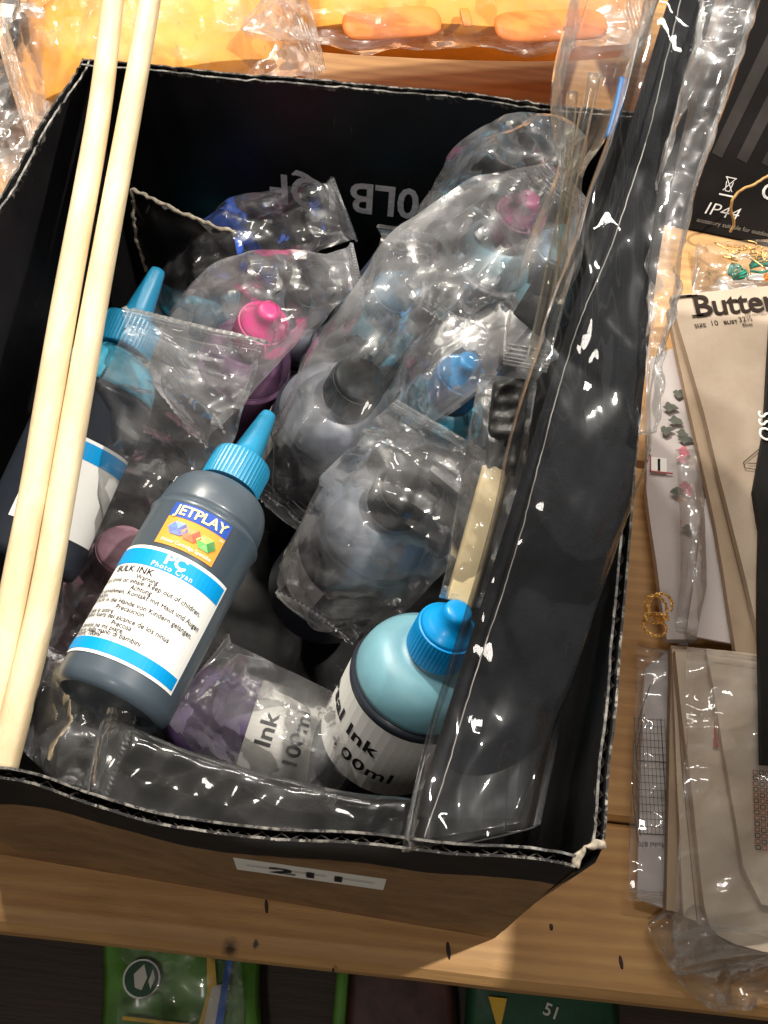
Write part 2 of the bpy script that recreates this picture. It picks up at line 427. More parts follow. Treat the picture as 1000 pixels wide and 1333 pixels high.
_tc = {}
def text2d(s, size, weight=0.0, shear=0.0, spacing=1.0, align='CENTER', width=1.0):
    """triangulated outlines of a line of lettering as (verts, faces) in the plane"""
    key = (s, size, weight, shear, spacing, align, width)
    if key in _tc: return _tc[key]
    cu = bpy.data.curves.new('t', 'FONT'); cu.body = s; cu.size = size; cu.offset = weight * size; cu.shear = shear
    cu.space_character = spacing; cu.align_x = align; cu.resolution_u = 3
    o = bpy.data.objects.new('t', cu); C.objects.link(o)
    me = bpy.data.meshes.new_from_object(o.evaluated_get(bpy.context.evaluated_depsgraph_get()))
    r = ([(q.co.x * width, q.co.y) for q in me.vertices], [tuple(p.vertices) for p in me.polygons])
    bpy.data.objects.remove(o); bpy.data.curves.remove(cu); bpy.data.meshes.remove(me)
    _tc[key] = r; return r

class Print:
    """flat print gathered in one mesh; mapping takes plane coordinates to 3-D"""
    def __init__(self, mapping): self.v, self.f, self.map = [], [], mapping
    def add(self, vf, x=0, y=0, rot=0, lift=0):
        n = len(self.v); c, s = math.cos(rot), math.sin(rot)
        for a, b in vf[0]: self.v.append(self.map(x + a * c - b * s, y + a * s + b * c, lift))
        self.f += [tuple(i + n for i in q) for q in vf[1]]
        return self
    def text(self, s, x, y, size, rot=0, lift=0, **k): return self.add(text2d(s, size, **k), x, y, rot, lift)
    def rect(self, x0, y0, x1, y1, nx=1, lift=0):
        n = len(self.v)
        for i in range(nx + 1):
            xx = x0 + (x1 - x0) * i / nx
            self.v += [self.map(xx, y0, lift), self.map(xx, y1, lift)]
        for i in range(nx): a = n + 2 * i; self.f.append((a, a + 2, a + 3, a + 1))
        return self
    def poly(self, pts, lift=0):
        n = len(self.v); self.v += [self.map(a, b, lift) for a, b in pts]; self.f.append(tuple(range(n, n + len(pts)))); return self
    def line(self, pts, wd, lift=0):
        for (a, b), (c, d) in zip(pts, pts[1:]):
            l = math.hypot(c - a, d - b) or 1; px, py = -(d - b) / l * wd / 2, (c - a) / l * wd / 2
            self.poly([(a + px, b + py), (a - px, b - py), (c - px, d - py), (c + px, d + py)], lift)
        return self
    def build(self, name, mat, parent=None):
        me = bpy.data.meshes.new(name); me.from_pydata([tuple(q) for q in self.v], [], self.f); me.update()
        return link(name, me, mat, parent, False)

# ---------------------------------------------------------------- setting: shelf boards
def plank(name, x0, x1, y0, y1, z0, z1, mat, parent, bev=.003, warp=.0006, seed=0):
    bm = bmesh.new(); nx = 40
    prof = [(y0, z0), (y1, z0), (y1, z1 - bev), (y1 - bev * .4, z1 - bev * .3), (y1 - bev, z1), (y0 + bev * 2.2, z1), (y0 + bev * .8, z1 - bev * .35), (y0, z1 - bev * 1.6)]
    rows = []
    for i in range(nx + 1):
        x = x0 + (x1 - x0) * i / nx
        rows.append([bm.verts.new((x, y + noise.noise(Vector((x * 14, y * 9, seed))) * warp, z + noise.noise(Vector((x * 9, y * 9, seed + 4))) * warp)) for y, z in prof])
    for a, b in zip(rows, rows[1:]):
        for k in range(len(prof)): bm.faces.new((a[k], a[(k + 1) % len(prof)], b[(k + 1) % len(prof)], b[k]))
    bm.faces.new(rows[0]); bm.faces.new(rows[-1])
    return from_bm(name, bm, mat, parent)
shelf = bpy.data.objects.new("shelf", None); C.objects.link(shelf); shelf['kind'] = 'structure'
ED = .0420
plank('plank', -.9, .9, ED, .1262, -.030, 0, 'shelf', shelf, .005)
plank('plank', -.9, .9, .1278, .335, -.030, -.0004, 'shelf', shelf, seed=7)
plank('plank', -.9, .9, .3366, .545, -.030, 0, 'shelf', shelf, seed=3)
plank('plank', -.9, .9, .5466, .80, -.030, -.0006, 'shelf', shelf, seed=5)
for (p, rx, ry) in (((0.1046,0.0716,0.0003), .0011, .0018), ((0.1393,0.0589,0.0003), .0011, .0036), ((0.0549,0.0556,0.0003), .0012, .0045), ((-0.0356,0.0663,0.0003), .001, .0036), ((0.0005,0.0402,-0.0010), .0007, .002)):
    bm = bmesh.new(); bmesh.ops.create_cone(bm, cap_ends=True, segments=12, radius1=1, radius2=.7, depth=.0012)
    for q in bm.verts: q.co.x *= rx; q.co.y *= ry
    o = from_bm('nail_hole', bm, 'nail', shelf); o.location = p; o.rotation_euler.z = .2
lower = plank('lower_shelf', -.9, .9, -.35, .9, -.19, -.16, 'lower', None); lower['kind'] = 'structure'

# ---------------------------------------------------------------- the black lined carton
box = thing('cardboard_box', 'open cardboard carton, black inside and brown outside with frayed rim, full of ink bottles', 'box')
BL, BR = (-.1611, .4031, .2), (.1077, .4073, .2)
FRa, FRb_ = (0.0773,0.0672,0.2000), (0.0864,0.0765,0.2000)
bBL, bBR, bFR, bFL = (-.158, .398, 0), (.088, .402, 0), (.0771, .0676, 0), (-.1706, .0811, 0)
FL = (-.205, .0815, .2)
def wall(bot, top, thick=.0042, seed=0, wavy=1):
    """two liners with a corrugated sheet between them"""
    nu = 90; rowsz = [0, .25, .5, .7, .85, .93, .97, 1]
    bt = [list(p) for p in bot]; tp = [list(p) for p in top]
    def col(t):
        if len(bt) == 2: b = Vector(bt[0]).lerp(Vector(bt[1]), t)
        else: b = Vector(interp(bt, t))
        a = Vector(interp(tp, t)) if len(tp) > 2 else Vector(tp[0]).lerp(Vector(tp[1]), t)
        return b, a
    d0 = (Vector(top[-1]) - Vector(top[0])); nrm = Vector((d0.y, -d0.x, 0)).normalized()    # points outwards
    def sheet(off, th, mats, zoff, ragged, name, wave=0, n=nu):
        v, f = [], []
        for side in (0, 1):
            for i in range(n + 1):
                b, a = col(i / n)
                for k, zz in enumerate(rowsz):
                    p = b.lerp(a, zz)
                    wv = nrm * (noise.noise(Vector((i / n * 6, zz * 2, seed))) * .0025 * wavy * zz)
                    o = off + th * side
                    if wave: o += wave * math.sin(i * math.pi / 2)
                    q = p + wv + nrm * o
                    if zz == 1: q.z += zoff + ragged * noise.noise(Vector((i * 1.1, off * 900, seed + 3)))
                    v.append(q)
        K = len(rowsz); S = (n + 1) * K
        for i in range(n):
            for k in range(K - 1):
                a = i * K + k; f.append((a, a + 1, a + K + 1, a + K)); a += S; f.append((a, a + K, a + K + 1, a + 1))
            a = i * K + K - 1; f.append((a, a + S, a + S + K, a + K)); a = i * K; f.append((a, a + K, a + K + S, a + S))
        for i in (0, n):
            for k in range(K - 1): a = i * K + k; f.append((a, a + S, a + S + 1, a + 1))
        return v, f
    v, f = sheet(0, .0009, None, 0, .0014, '')
    o = from_pd('wall', v, f, 'carton_in', box)
    v, f = sheet(thick - .0009, .0009, None, -.0002, .0014, '')
    sharp(from_pd('outer_liner', v, f, 'carton_out', o)); sharp(o)
    v, f = sheet(thick * .5 - .0003, .0005, None, -.0042, .0024, '', wave=.0009, n=170)
    from_pd('corrugated_core', v, f, 'flute', o)
    return o
front_top = [FL, (-.1780, .0685, .2), (-0.1189,0.0751,0.2000), (-0.0864,0.0697,0.2000), (-0.0571,0.0655,0.2000), (-0.0235,0.0657,0.2000), (0.0126,0.0664,0.2000), (0.0488,0.0671,0.2000), FRa]
def inner(pts, dx, dy): return [(p[0] + dx, p[1] + dy, p[2]) for p in pts]
wall([bFL, bFR], inner(front_top, 0, .0045), seed=1)
wall([bFR, bBR], inner([FRb_, (0.0901,0.1304,0.2000), (0.0945,0.1917,0.2000), (0.1016,0.2996,0.2000), BR], -.004, 0), seed=2)
wall([bBR, bBL], inner([BR, (.03, .4085, .2), (-.06, .4065, .2), BL], 0, -.004), seed=3)
wall([bBL, bFL], inner([BL, (-0.1696,0.3670,0.2000), (-0.1788,0.3229,0.2000), (-.205, .24, .2), (-.208, .15, .2), FL], .004, 0), seed=4)
v = [Vector(p) + Vector((0, 0, .003)) for p in (bFL, bFR, bBR, bBL)] + [Vector(p) + Vector((0, 0, .0005)) for p in (bFL, bFR, bBR, bBL)]
from_pd('base', v, [(0, 1, 2, 3), (7, 6, 5, 4), (0, 4, 5, 1), (1, 5, 6, 2), (2, 6, 7, 3), (3, 7, 4, 0)], 'carton_in', box, False)
# crushed corner at the front right
v, f = tube_pts([(0.0771,0.0682,0.1980), (0.0792,0.0723,0.1990), (0.0818,0.0750,0.2000), (0.0867,0.0767,0.1990)], lambda t: .0012 + .0006 * math.sin(t * 9), 7, 24, wob=.0015)
from_pd('torn_corner', v, f, 'scuff', box)
bm = bmesh.new()
cA, cB, cC, cD = Vector((0.0782,0.0668,0.1980)), Vector((0.0869,0.0761,0.1980)), Vector(bFR), Vector(bFR)
vv = [bm.verts.new(p) for p in (cA, cA.lerp(cB, .5) + Vector((.002, -.001, -.002)), cB, Vector(bFR) + Vector((.002, .003, 0)), Vector(bFR) + Vector((-.001, -.0006, 0)))]
bm.faces.new(vv); from_bm('corner_crease', bm, 'carton_out', box)
# torn inner flap
fl = [((-0.1379,0.3685,0.1550), (-0.1391,0.3635,0.1300), (-0.1358,0.3592,0.1000)), ((-0.1254,0.3653,0.1520), (-0.1253,0.3638,0.1200), (-0.1218,0.3528,0.1000)), ((-0.1059,0.3589,0.1500), (-0.1065,0.3616,0.1200), (-0.1037,0.3528,0.1000)), ((-0.0875,0.3552,0.1480), (-0.0874,0.3594,0.1200), (-0.0849,0.3554,0.1000))]
v = [Vector(p) for r in fl for p in r]; nn = len(v); v += [p + Vector((0, .001, -.0022)) for p in v]
f = []
for i in range(3):
    for j in range(2):
        a = i * 3 + j; f.append((a, a + 3, a + 4, a + 1)); f.append((a + nn, a + 1 + nn, a + 4 + nn, a + 3 + nn))
ring = [0, 3, 6, 9, 10, 11, 8, 5, 2, 1]
for a, b in zip(ring, ring[1:] + ring[:1]): f.append((a, b, b + nn, a + nn))
fo = from_pd('torn_flap', v, f, 'flap', box)
for seq in (ring[:4], [0, 1, 2]):
    v2, f2 = tube_pts([v[i] for i in seq], lambda t: .0007 + .0005 * abs(math.sin(t * 23)), 6, 50, wob=.0012)
    from_pd('scuffed_edge', v2, f2, 'scuff', fo)
# lettering printed on the back wall, upside down
t0, t1 = Vector((0.0117,0.4005,0.1320)), Vector((-0.0765,0.4005,0.1319))
ux = (t1 - t0).normalized(); uy = Vector((0, .012, -1)); uy = (uy - ux * uy.dot(ux)).normalized()
pr = Print(lambda a, b, l: t0 + ux * a + uy * b + Vector((0, -.0022 - l, 0)))
LW = (t1 - t0).length
tx = text2d('10LB IQF', .0320, weight=.02, align='LEFT'); wx = max(p[0] for p in tx[0])
tx = ([(a * LW / wx, b) for a, b in tx[0]], tx[1])
pr.add(tx, 0, -.0105); pr.build('lettering', 'print_grey', box)
# paper sticker under the front rim
s0, s1 = Vector((-0.0372,0.0607,0.1920)), Vector((0.0146,0.0597,0.1890))
ux = (s1 - s0).normalized(); uy = Vector((0, .03, 1)).normalized()
bx = Print(lambda a, b, l: s0 + ux * a + uy * b + Vector((0, -.0022 - l, 0)))
Wd = (s1 - s0).length
bx.rect(0, -.016, Wd, .006); st = bx.build('price_sticker', 'label', box)
bx = Print(lambda a, b, l: s0 + ux * a + uy * b + Vector((0, -.0026 - l, 0)))
bx.text('211', Wd * .5, -.010, .013, weight=.02, width=1.5)
for k in range(3): bx.rect(.004 + k * .016, -.0035, .015 + k * .0165, -.0029)
bx.build('lettering', 'print_black', st)

# ---------------------------------------------------------------- ink bottles
BR_, DOME0, DOME1 = .0232, .084, .103
def frame_from(tip, base, roll=0):
    z = (Vector(tip) - Vector(base)).normalized()
    to = CAM_POS - Vector(base); to = (to - z * to.dot(z)).normalized()
    y = -to; y = Matrix.Rotation(math.radians(roll), 3, z) @ y
    x = y.cross(z)
    mm = Matrix.Identity(4)
    for i in range(3): mm[i][0], mm[i][1], mm[i][2], mm[i][3] = x[i], y[i], z[i], base[i]
    return mm
def on_bottle(r): return lambda a, b, l: ((r + l) * math.sin(a / r), -(r + l) * math.cos(a / r), b)
def bottle(label, tb, body, dome, cap, kind='nozzle', roll=0, tall=1.0, dome_round=1.0, R=BR_, group='ink bottles in the carton'):
    tip, base = tb
    t = thing('ink_bottle', label, 'ink bottle', group=group)
    t.matrix_world = frame_from(tip, base, roll)
    t['radius'] = R
    v, f = lathe([(R * .8, .002), (R * .86, 0), (R * .95, .0012), (R, .005), (R, .079), (R + .0006, .0800), (R + .0008, .0812), (R + .0002, .0824), (R - .0006, .0832), (R - .0004, .084)], 56)
    sharp(from_pd('bottle_body', v, f, body, t), 50)
    pf = [(R - .0006, .0832)]
    for i in range(1, 13):
        a = i / 12 * math.pi / 2
        pf.append((.0105 + (R - .0112) * math.cos(a) ** dome_round, .0836 + .018 * math.sin(a)))
    pf += [(.0105, .106)]
    v, f = lathe(pf, 56); from_pd('shoulder', v, f, dome, t)
    rib = [(.0128, .1045), (.0131, .1052), (.0131, .117), (.0126, .1188), (.0105, .1196)]
    v, f = lathe([(.0110, .1042)] + rib + [(.004, .1197)], 96, rib=(.1051, .1171, .0005))
    o = sharp(from_pd('cap_collar', v, f, cap, t), 30)
    if kind == 'nozzle':
        v, f = lathe([(.0078, .1194), (.0070, .1204), (.0062, .125), (.0046, .137), (.0036, .1440), (.0031, .1456), (.0018, .1462)], 32)
        from_pd('nozzle', v, f, cap, o)
    elif kind == 'knob':
        v, f = lathe([(.0122, .1186), (.0112, .1204), (.0092, .1222), (.0072, .1240), (.0062, .1262), (.0060, .1285), (.0056, .1300), (.0045, .1308), (.002, .1311)], 40)
        from_pd('knob', v, f, cap, o)
    elif kind == 'flat':
        v, f = lathe([(.0124, .1180), (.0120, .1200), (.0110, .1210), (.006, .1213)], 40)
        from_pd('cap_top', v, f, cap, o)
    return t
def label_patch(t, a0, a1, z0, z1, mat, name='label', off=.0003, parent=None, r=None):
    r = (r or t['radius']) + off
    p = Print(on_bottle(r)); p.rect(a0 * r, z0, a1 * r, z1, 28)
    return p.build(name, mat, parent or t)

# the labelled bottle lying on top
jet = bottle('grey ink bottle with orange and white printed label lying on top, cyan nozzle cap', ((-0.0544,0.2521,0.1580),(-0.0948,0.1120,0.1688)), 'body_grey', 'body_grey', 'cyan_cap', roll=-8, dome_round=.55)
R0 = BR_ + .0003; RW = .0285
lab = label_patch(jet, -1.62, 1.02, .0105, .0585, 'label')
def bp(off, R=BR_): return on_bottle(R + .0003 + off)
p = Print(bp(.0002)); p.rect(-1.60 * R0, .0498, .985 * R0, .0570, 28); p.rect(-1.60 * R0, .0118, .985 * R0, .0168, 28); p.build('printed_band', 'band', lab)
p = Print(bp(.0004)); p.text('PC', -.0005, .0528, .0066, weight=.035, spacing=1.05, width=1.1); p.text('Photo Cyan', -.0005, .0503, .0031, weight=.004, spacing=1.2)
p.build('lettering', 'print_white', lab)
p = Print(bp(.0003))
X0 = -.0300
p.text('BULK INK', X0 + .0045, .0460, .0040, weight=.012, align='LEFT', width=1.1)
lines = [('Warning', .0436, 1), ('Do not drink or inhale. Keep out of children.', .0413, 0), ('Achtung', .0387, 1), ('Nicht einnehmen. Kontakt mit Haut und Augen', .0363, 0), ('vermeiden.', .0343, 0), ('Darf nicht in die Hände von Kindern gelangen.', .0322, 0), ('Precaucion', .0297, 1), ('No beba ni astire', .0276, 0), ('Guardelo fuera del alcance de los ninus', .0256, 0), ('Precosa', .0230, 1), ('Non bevere ne ins piare', .0210, 0), ('Retenere della mano di bambini', .0190, 0)]
for s, y, cen in lines:
    p.text(s, -.0075 if cen else X0 - .003, y - .0002, .0030, weight=.008, align='CENTER' if cen else 'LEFT', width=.93)
p.text('Content: 100ml', X0 - .001, .0172, .0029, weight=.012, align='LEFT', width=.95)
p.build('lettering', 'print_brown', lab)
stk = label_patch(jet, -.56, .52, .0605, .0795, 'orange', 'logo_sticker')
p = Print(bp(.0002)); p.rect(-.56 * R0, .0733, .52 * R0, .0797, 14); p.build('printed_band', 'navy', stk)
p = Print(bp(.0005)); p.text('JETPLAY', -.0002, .0745, .0060, weight=.022, spacing=1.0, width=1.02); p.build('lettering', 'lemon', stk)
p = Print(bp(.0004)); p.text('Printer Cartridge Specialist', 0, .0617, .0021, weight=.004, width=.95); p.text('TM', .0108, .0713, .0014); p.build('lettering', 'print_white', stk)
for cx, cy, k in ((-.0066, .0684, 'b'), (-.0006, .0679, 'r'), (.0062, .0672, 'g')):
    r = .0042
    hx = [(cx + r * math.cos(math.radians(a)) * 1.05, cy + r * .78 * math.sin(math.radians(a))) for a in (0, 60, 120, 180, 240, 300)]
    for q, (mname, ids) in enumerate((('3', (1, 2, 3)), ('1', (3, 4, 5)), ('2', (5, 0, 1)))):
        p = Print(bp(.0004)); p.poly([(cx, cy)] + [hx[i] for i in ids]); p.build('printed_cube_face', 'c' + k + mname, stk)

# the leaning bottle with the pale shoulder
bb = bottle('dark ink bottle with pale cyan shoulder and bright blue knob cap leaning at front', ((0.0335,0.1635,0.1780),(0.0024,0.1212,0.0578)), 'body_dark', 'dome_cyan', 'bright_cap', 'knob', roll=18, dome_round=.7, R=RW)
lab = label_patch(bb, -2.6, 1.1, .036, .0785, 'label')
p = Print(bp(.0003, RW))
p.text('Universal Ink', -.0445, .0595, .0102, weight=.028, align='CENTER', width=1.25, spacing=1.06)
p.text('100ml', -.0125, .0460, .0094, weight=.02, align='CENTER', width=1.3, spacing=1.1)
p.build('lettering', 'print_black', lab)

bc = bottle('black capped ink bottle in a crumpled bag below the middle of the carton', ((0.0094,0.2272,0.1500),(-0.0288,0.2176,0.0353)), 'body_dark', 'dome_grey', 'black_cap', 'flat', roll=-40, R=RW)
label_patch(bc, -.5, .75, .030, .055, 'label_dull')
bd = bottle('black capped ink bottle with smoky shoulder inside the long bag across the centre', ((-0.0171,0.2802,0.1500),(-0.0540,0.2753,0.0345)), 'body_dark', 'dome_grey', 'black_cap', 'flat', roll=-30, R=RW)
label_patch(bd, -1.3, -.1, .035, .070, 'label')
be = bottle('dark ink bottle with pointed cyan nozzle standing behind the wooden sticks', ((-0.1140,0.3165,0.1650),(-0.1516,0.1792,0.1318)), 'body_dark', 'dome_teal', 'cyan_cap', roll=10)
lab = label_patch(be, -.8, 1.1, .016, .058, 'label')
p = Print(bp(.0002)); p.rect(-.8 * R0, .0490, 1.1 * R0, .0565, 20); p.build('printed_band', 'band', lab)
bottle('cyan ink bottle with royal blue cap deep at the back left', ((-0.0906,0.3696,0.1200),(-0.1530,0.3625,0.0049)), 'body_cyan', 'dome_teal', 'royal_cap', 'knob')
bg = bottle('mauve ink bottle with bright magenta cap in a clear bag', ((-0.0644,0.3190,0.1400),(-0.1026,0.3135,0.0147)), 'body_mauve', 'body_mauve', 'magenta_cap', 'knob')
bottle('cyan ink bottle with bright blue cap in a bag beside the black sleeve', ((0.0332,0.3066,0.1350),(0.0014,0.2902,0.0089)), 'body_dark', 'dome_teal', 'bright_cap', 'knob')
bottle('cyan ink bottle half hidden at the back under bags, left of the centre', ((-0.0024,0.3545,0.1280),(-0.0412,0.3517,0.0028)), 'body_cyan', 'dome_cyan', 'cyan_cap', 'knob')
bottle('pale ink bottle with magenta cap at the back right of the carton', ((0.0538,0.3912,0.1550),(0.0306,0.3839,0.0262)), 'body_white', 'dome_cyan', 'wine_cap', 'knob')
bottle('cyan ink bottle lying beneath the long bag at the right', ((0.0750,0.3855,0.1400),(0.0550,0.3726,0.0111)), 'body_cyan', 'dome_cyan', 'cyan_cap', 'knob')
bottle('pink ink bottle in a clear bag beneath the labelled bottle', ((-0.1136,0.1984,0.1180),(-0.1419,0.1799,0.0015)), 'body_pink', 'body_pink', 'body_pink', 'flat')
bm_ = bottle('purple ink bottle lying at the front with grey label reading Ink', ((-0.1168,0.1479,0.0700),(0.0113,0.1270,0.0560)), 'body_purple', 'body_purple', 'body_purple', 'knob', roll=0)
lab = label_patch(bm_, -1.4, 1.4, .020, .064, 'label_dull')
p = Print(bp(.0003)); p.text('Ink', .0015, .0520, .0105, weight=.02, width=1.2); p.text('100ml', .0015, .0380, .0095, weight=.02, width=1.2); p.build('lettering', 'print_black', lab)
bn = bottle('grey ink bottle with pale label standing behind the magenta cap', ((-0.0464,0.3503,0.1300),(-0.0646,0.3448,0.0003)), 'body_dark', 'dome_grey', 'black_cap', 'knob')
lab = label_patch(bn, -.9, .9, .035, .078, 'label_dull')
p = Print(bp(.0003)); p.text('Ink', .004, .055, .0105, weight=.02, width=1.2); p.build('lettering', 'print_black', lab)

# ---------------------------------------------------------------- clear bags
film_bag('clear bag with serrated seal shining over the left bottles', [((-0.0877,0.2730,0.1880), .0275, .0004), ((-0.0899,0.2577,0.1850), .0285, .004), ((-0.0964,0.2388,0.1700), .031, .012), ((-0.1030,0.2216,0.1450), .032, .018), ((-0.1135,0.2029,0.1180), .031, .024), ((-0.1206,0.1718,0.1100), .027, .02), ((-0.1238,0.1449,0.1250), .022, .006), ((-0.1281,0.1293,0.1300), .020, .0004)], 'film', seed=1, amp=.004)
film_bag('clear bag around the magenta capped bottle with twisted serrated end', [((-0.0248,0.3212,0.1750), .011, .0004), ((-0.0342,0.3188,0.1720), .012, .003), ((-0.0491,0.3125,0.1680), .02, .012), ((-0.0698,0.3063,0.1550), .027, .022), ((-0.0913,0.2946,0.1300), .029, .022), ((-0.1099,0.2868,0.1000), .026, .004)], 'film_dense', seed=2, amp=.004)
film_bag('smoky clear bag standing against the printed back wall', [((-0.0362,0.3749,0.1500), .0155, .0004), ((-0.0440,0.3710,0.1500), .0165, .004), ((-0.0630,0.3699,0.1400), .021, .012), ((-0.0840,0.3608,0.1280), .027, .022), ((-0.1075,0.3464,0.1000), .028, .022), ((-0.1296,0.3269,0.0800), .02, .004)], 'film', seed=3, amp=.004)
film_bag('long milky clear bag running diagonally over the centre bottle', [((0.0619,0.3495,0.2150), .012, .006), ((0.0484,0.3338,0.2050), .028, .012), ((0.0292,0.3155,0.1950), .036, .016), ((0.0107,0.2934,0.1800), .036, .018), ((-0.0069,0.2781,0.1600), .034, .023), ((-0.0256,0.2652,0.1300), .031, .027), ((-0.0405,0.2526,0.1000), .027, .022), ((-0.0509,0.2424,0.0800), .02, .004)], 'film_dense', zig=(0, 1), seed=4, amp=.0045, rows=80)
film_bag('puffed clear bag gathered to a neck at the back right', [((0.0636,0.3489,0.2300), .010, .004), ((0.0506,0.3577,0.2150), .022, .012), ((0.0372,0.3636,0.1900), .03, .022), ((0.0228,0.3561,0.1500), .028, .022), ((0.0115,0.3445,0.1200), .02, .004)], 'film_soft', zig=(0, 1), seed=5, amp=.0045)
film_bag('small clear bag with a serrated seal in front of the lettering', [((-0.0034,0.3623,0.1550), .0135, .0004), ((-0.0041,0.3485,0.1520), .0145, .005), ((-0.0113,0.3378,0.1250), .02, .02), ((-0.0284,0.3267,0.0900), .022, .02), ((-0.0381,0.3082,0.0800), .016, .002)], 'film', seed=6, amp=.0035)
film_bag('crumpled clear bag peaked over the black cap below the centre', [((0.0219,0.2388,0.1850), .024, .0006), ((0.0151,0.2259,0.1760), .03, .010), ((0.0067,0.2149,0.1600), .0315, .021), ((-0.0051,0.2070,0.1320), .031, .028), ((-0.0174,0.1994,0.1000), .028, .026), ((-0.0262,0.1887,0.0800), .02, .004)], 'film_soft', zig=(0, 1), seed=7, amp=.005)
film_bag('clear bag around the bright blue capped bottle beside the rod', [((0.0578,0.3081,0.1650), .016, .0004), ((0.0452,0.2973,0.1600), .020, .008), ((0.0320,0.2875,0.1500), .027, .022), ((0.0176,0.2772,0.1150), .028, .026), ((0.0065,0.2602,0.0800), .02, .004)], 'film', seed=8, amp=.004)
film_bag('clear bag around the purple bottle along the front', [((-0.0729,0.1447,0.1120), .020, .0004), ((-0.0617,0.1374,0.1120), .023, .014), ((-0.0424,0.1280,0.1050), .027, .026), ((-0.0199,0.1217,0.1000), .027, .026), ((-0.0029,0.1210,0.0900), .02, .002)], 'film_soft', seed=9, amp=.003)
film_bag('loose clear bag end crumpled in the front left corner', [((-0.1292,0.1152,0.1500), .016, .0004), ((-0.1178,0.1119,0.1500), .020, .006), ((-0.1033,0.1046,0.1550), .020, .008), ((-0.0881,0.0991,0.1600), .016, .0006)], 'film', seed=10, amp=.004)
film_bag('narrow clear bag around the wood handled brush', [((0.0449,0.2620,0.1920), .0115, .0006), ((0.0439,0.2453,0.1900), .012, .006), ((0.0415,0.2192,0.1850), .0125, .008), ((0.0383,0.1946,0.1780), .0115, .008), ((0.0343,0.1692,0.1700), .009, .0006)], 'film', zig=(0, 0), seed=11, amp=.0022, group=None)
film_bag('clear bag wrapped around the acrylic rods beside the black sleeve', [((0.0660,0.3784,0.3000), .017, .01), ((0.0627,0.3614,0.2880), .016, .009), ((0.0600,0.3462,0.2720), .014, .009), ((0.0578,0.3349,0.2550), .010, .008), ((0.0569,0.3262,0.2450), .006, .005), ((0.0554,0.3094,0.2300), .010, .006), ((0.0527,0.2844,0.2120), .011, .005), ((0.0507,0.2622,0.2000), .009, .001)], 'film_soft', zig=(0, 0), seed=12, amp=.003, group=None)

# loose rigid wrap along the front
film_bag('loose stiff clear wrap lying along the front rim below the purple bottle', [((-0.0952,0.0905,0.1720), .0150, .0012), ((-0.0862,0.0883,0.1760), .0155, .0060), ((-0.0632,0.0842,0.1760), .0135, .0065), ((-0.0320,0.0805,0.1760), .0115, .0060), ((-0.0013,0.0790,0.1760), .0105, .0055), ((0.0181,0.0793,0.1740), .0105, .0040), ((0.0238,0.0792,0.1720), .0100, .0008)], 'pet', zig=(0, 0), seed=52, amp=.0012, group=None, name='clear_wrap', cat='plastic wrap', expo=.3)

# ---------------------------------------------------------------- the long black item in its clear sleeve
sl = thing('sleeved_fabric', 'long black folded fabric in a shiny clear sleeve leaning over the right rim', 'fabric', (0.0493,0.1026,0.1800))
o0 = Vector(sl.location)
def loc(pts): return [tuple(Vector(p) - o0) for p in pts]
SL = [(0.0868,0.3818,0.3050), (0.0736,0.3192,0.2780), (0.0599,0.2546,0.2550), (0.0460,0.1898,0.2310), (0.0332,0.1304,0.2060), (0.0227,0.0806,0.1860)]
SR = [(0.1029,0.3844,0.3050), (0.0945,0.3279,0.2800), (0.0892,0.2775,0.2620), (0.0880,0.2265,0.2430), (0.0866,0.1881,0.2260), (0.0780,0.1494,0.2050), (0.0666,0.1079,0.1840), (0.0597,0.0865,0.1760)]
ribbon('fabric_fold', loc(SL), loc(SR), .007, 'fabric', sl, rows=90, na=40, amp=.0003, cs=26, seed=4, expo=.06)
TH = [(0.0881,0.3745,0.3110), (0.0860,0.3571,0.3020), (0.0836,0.3404,0.2940), (0.0798,0.3143,0.2840), (0.0752,0.2930,0.2750), (0.0696,0.2708,0.2670), (0.0634,0.2522,0.2590), (0.0580,0.2299,0.2520), (0.0529,0.2010,0.2410), (0.0492,0.1776,0.2320), (0.0446,0.1548,0.2220), (0.0374,0.1243,0.2090), (0.0314,0.0945,0.1970), (0.0262,0.0736,0.1900)]
v, f = tube_pts(loc(TH), .00024, 5, 160, wob=.0003)
from_pd('pale_thread', v, f, 'thread', sl)
v, f = tube_pts([tuple(Vector(p) + Vector((.0030, .0, .0022))) for p in loc(SL)], lambda t: .0020, 8, 90)
from_pd('piped_edge', v, f, 'fabric', sl)
LL = [(0.0760,0.3788,0.3060), (0.0743,0.3650,0.2970), (0.0678,0.3229,0.2810), (0.0611,0.2971,0.2700), (0.0559,0.2714,0.2630), (0.0492,0.2445,0.2530), (0.0419,0.2122,0.2430), (0.0371,0.1733,0.2270), (0.0323,0.1473,0.2150), (0.0264,0.1218,0.2040), (0.0215,0.0939,0.2040), (0.0181,0.0656,0.2055)]
LR = [(0.1218,0.3862,0.3060), (0.1181,0.3719,0.2970), (0.1103,0.3384,0.2840), (0.1028,0.3097,0.2720), (0.0988,0.2851,0.2630), (0.0974,0.2604,0.2540), (0.0917,0.2317,0.2460), (0.0926,0.2077,0.2380), (0.0886,0.1916,0.2290), (0.0830,0.1702,0.2160), (0.0786,0.1489,0.2050), (0.0728,0.1244,0.1960), (0.0683,0.1020,0.1920), (0.0651,0.0809,0.1950)]
ribbon('clear_sleeve', loc(LL), loc(LR), .017, 'sleeve', sl, rows=150, na=40, amp=.0022, cs=24, seed=8, expo=.5)

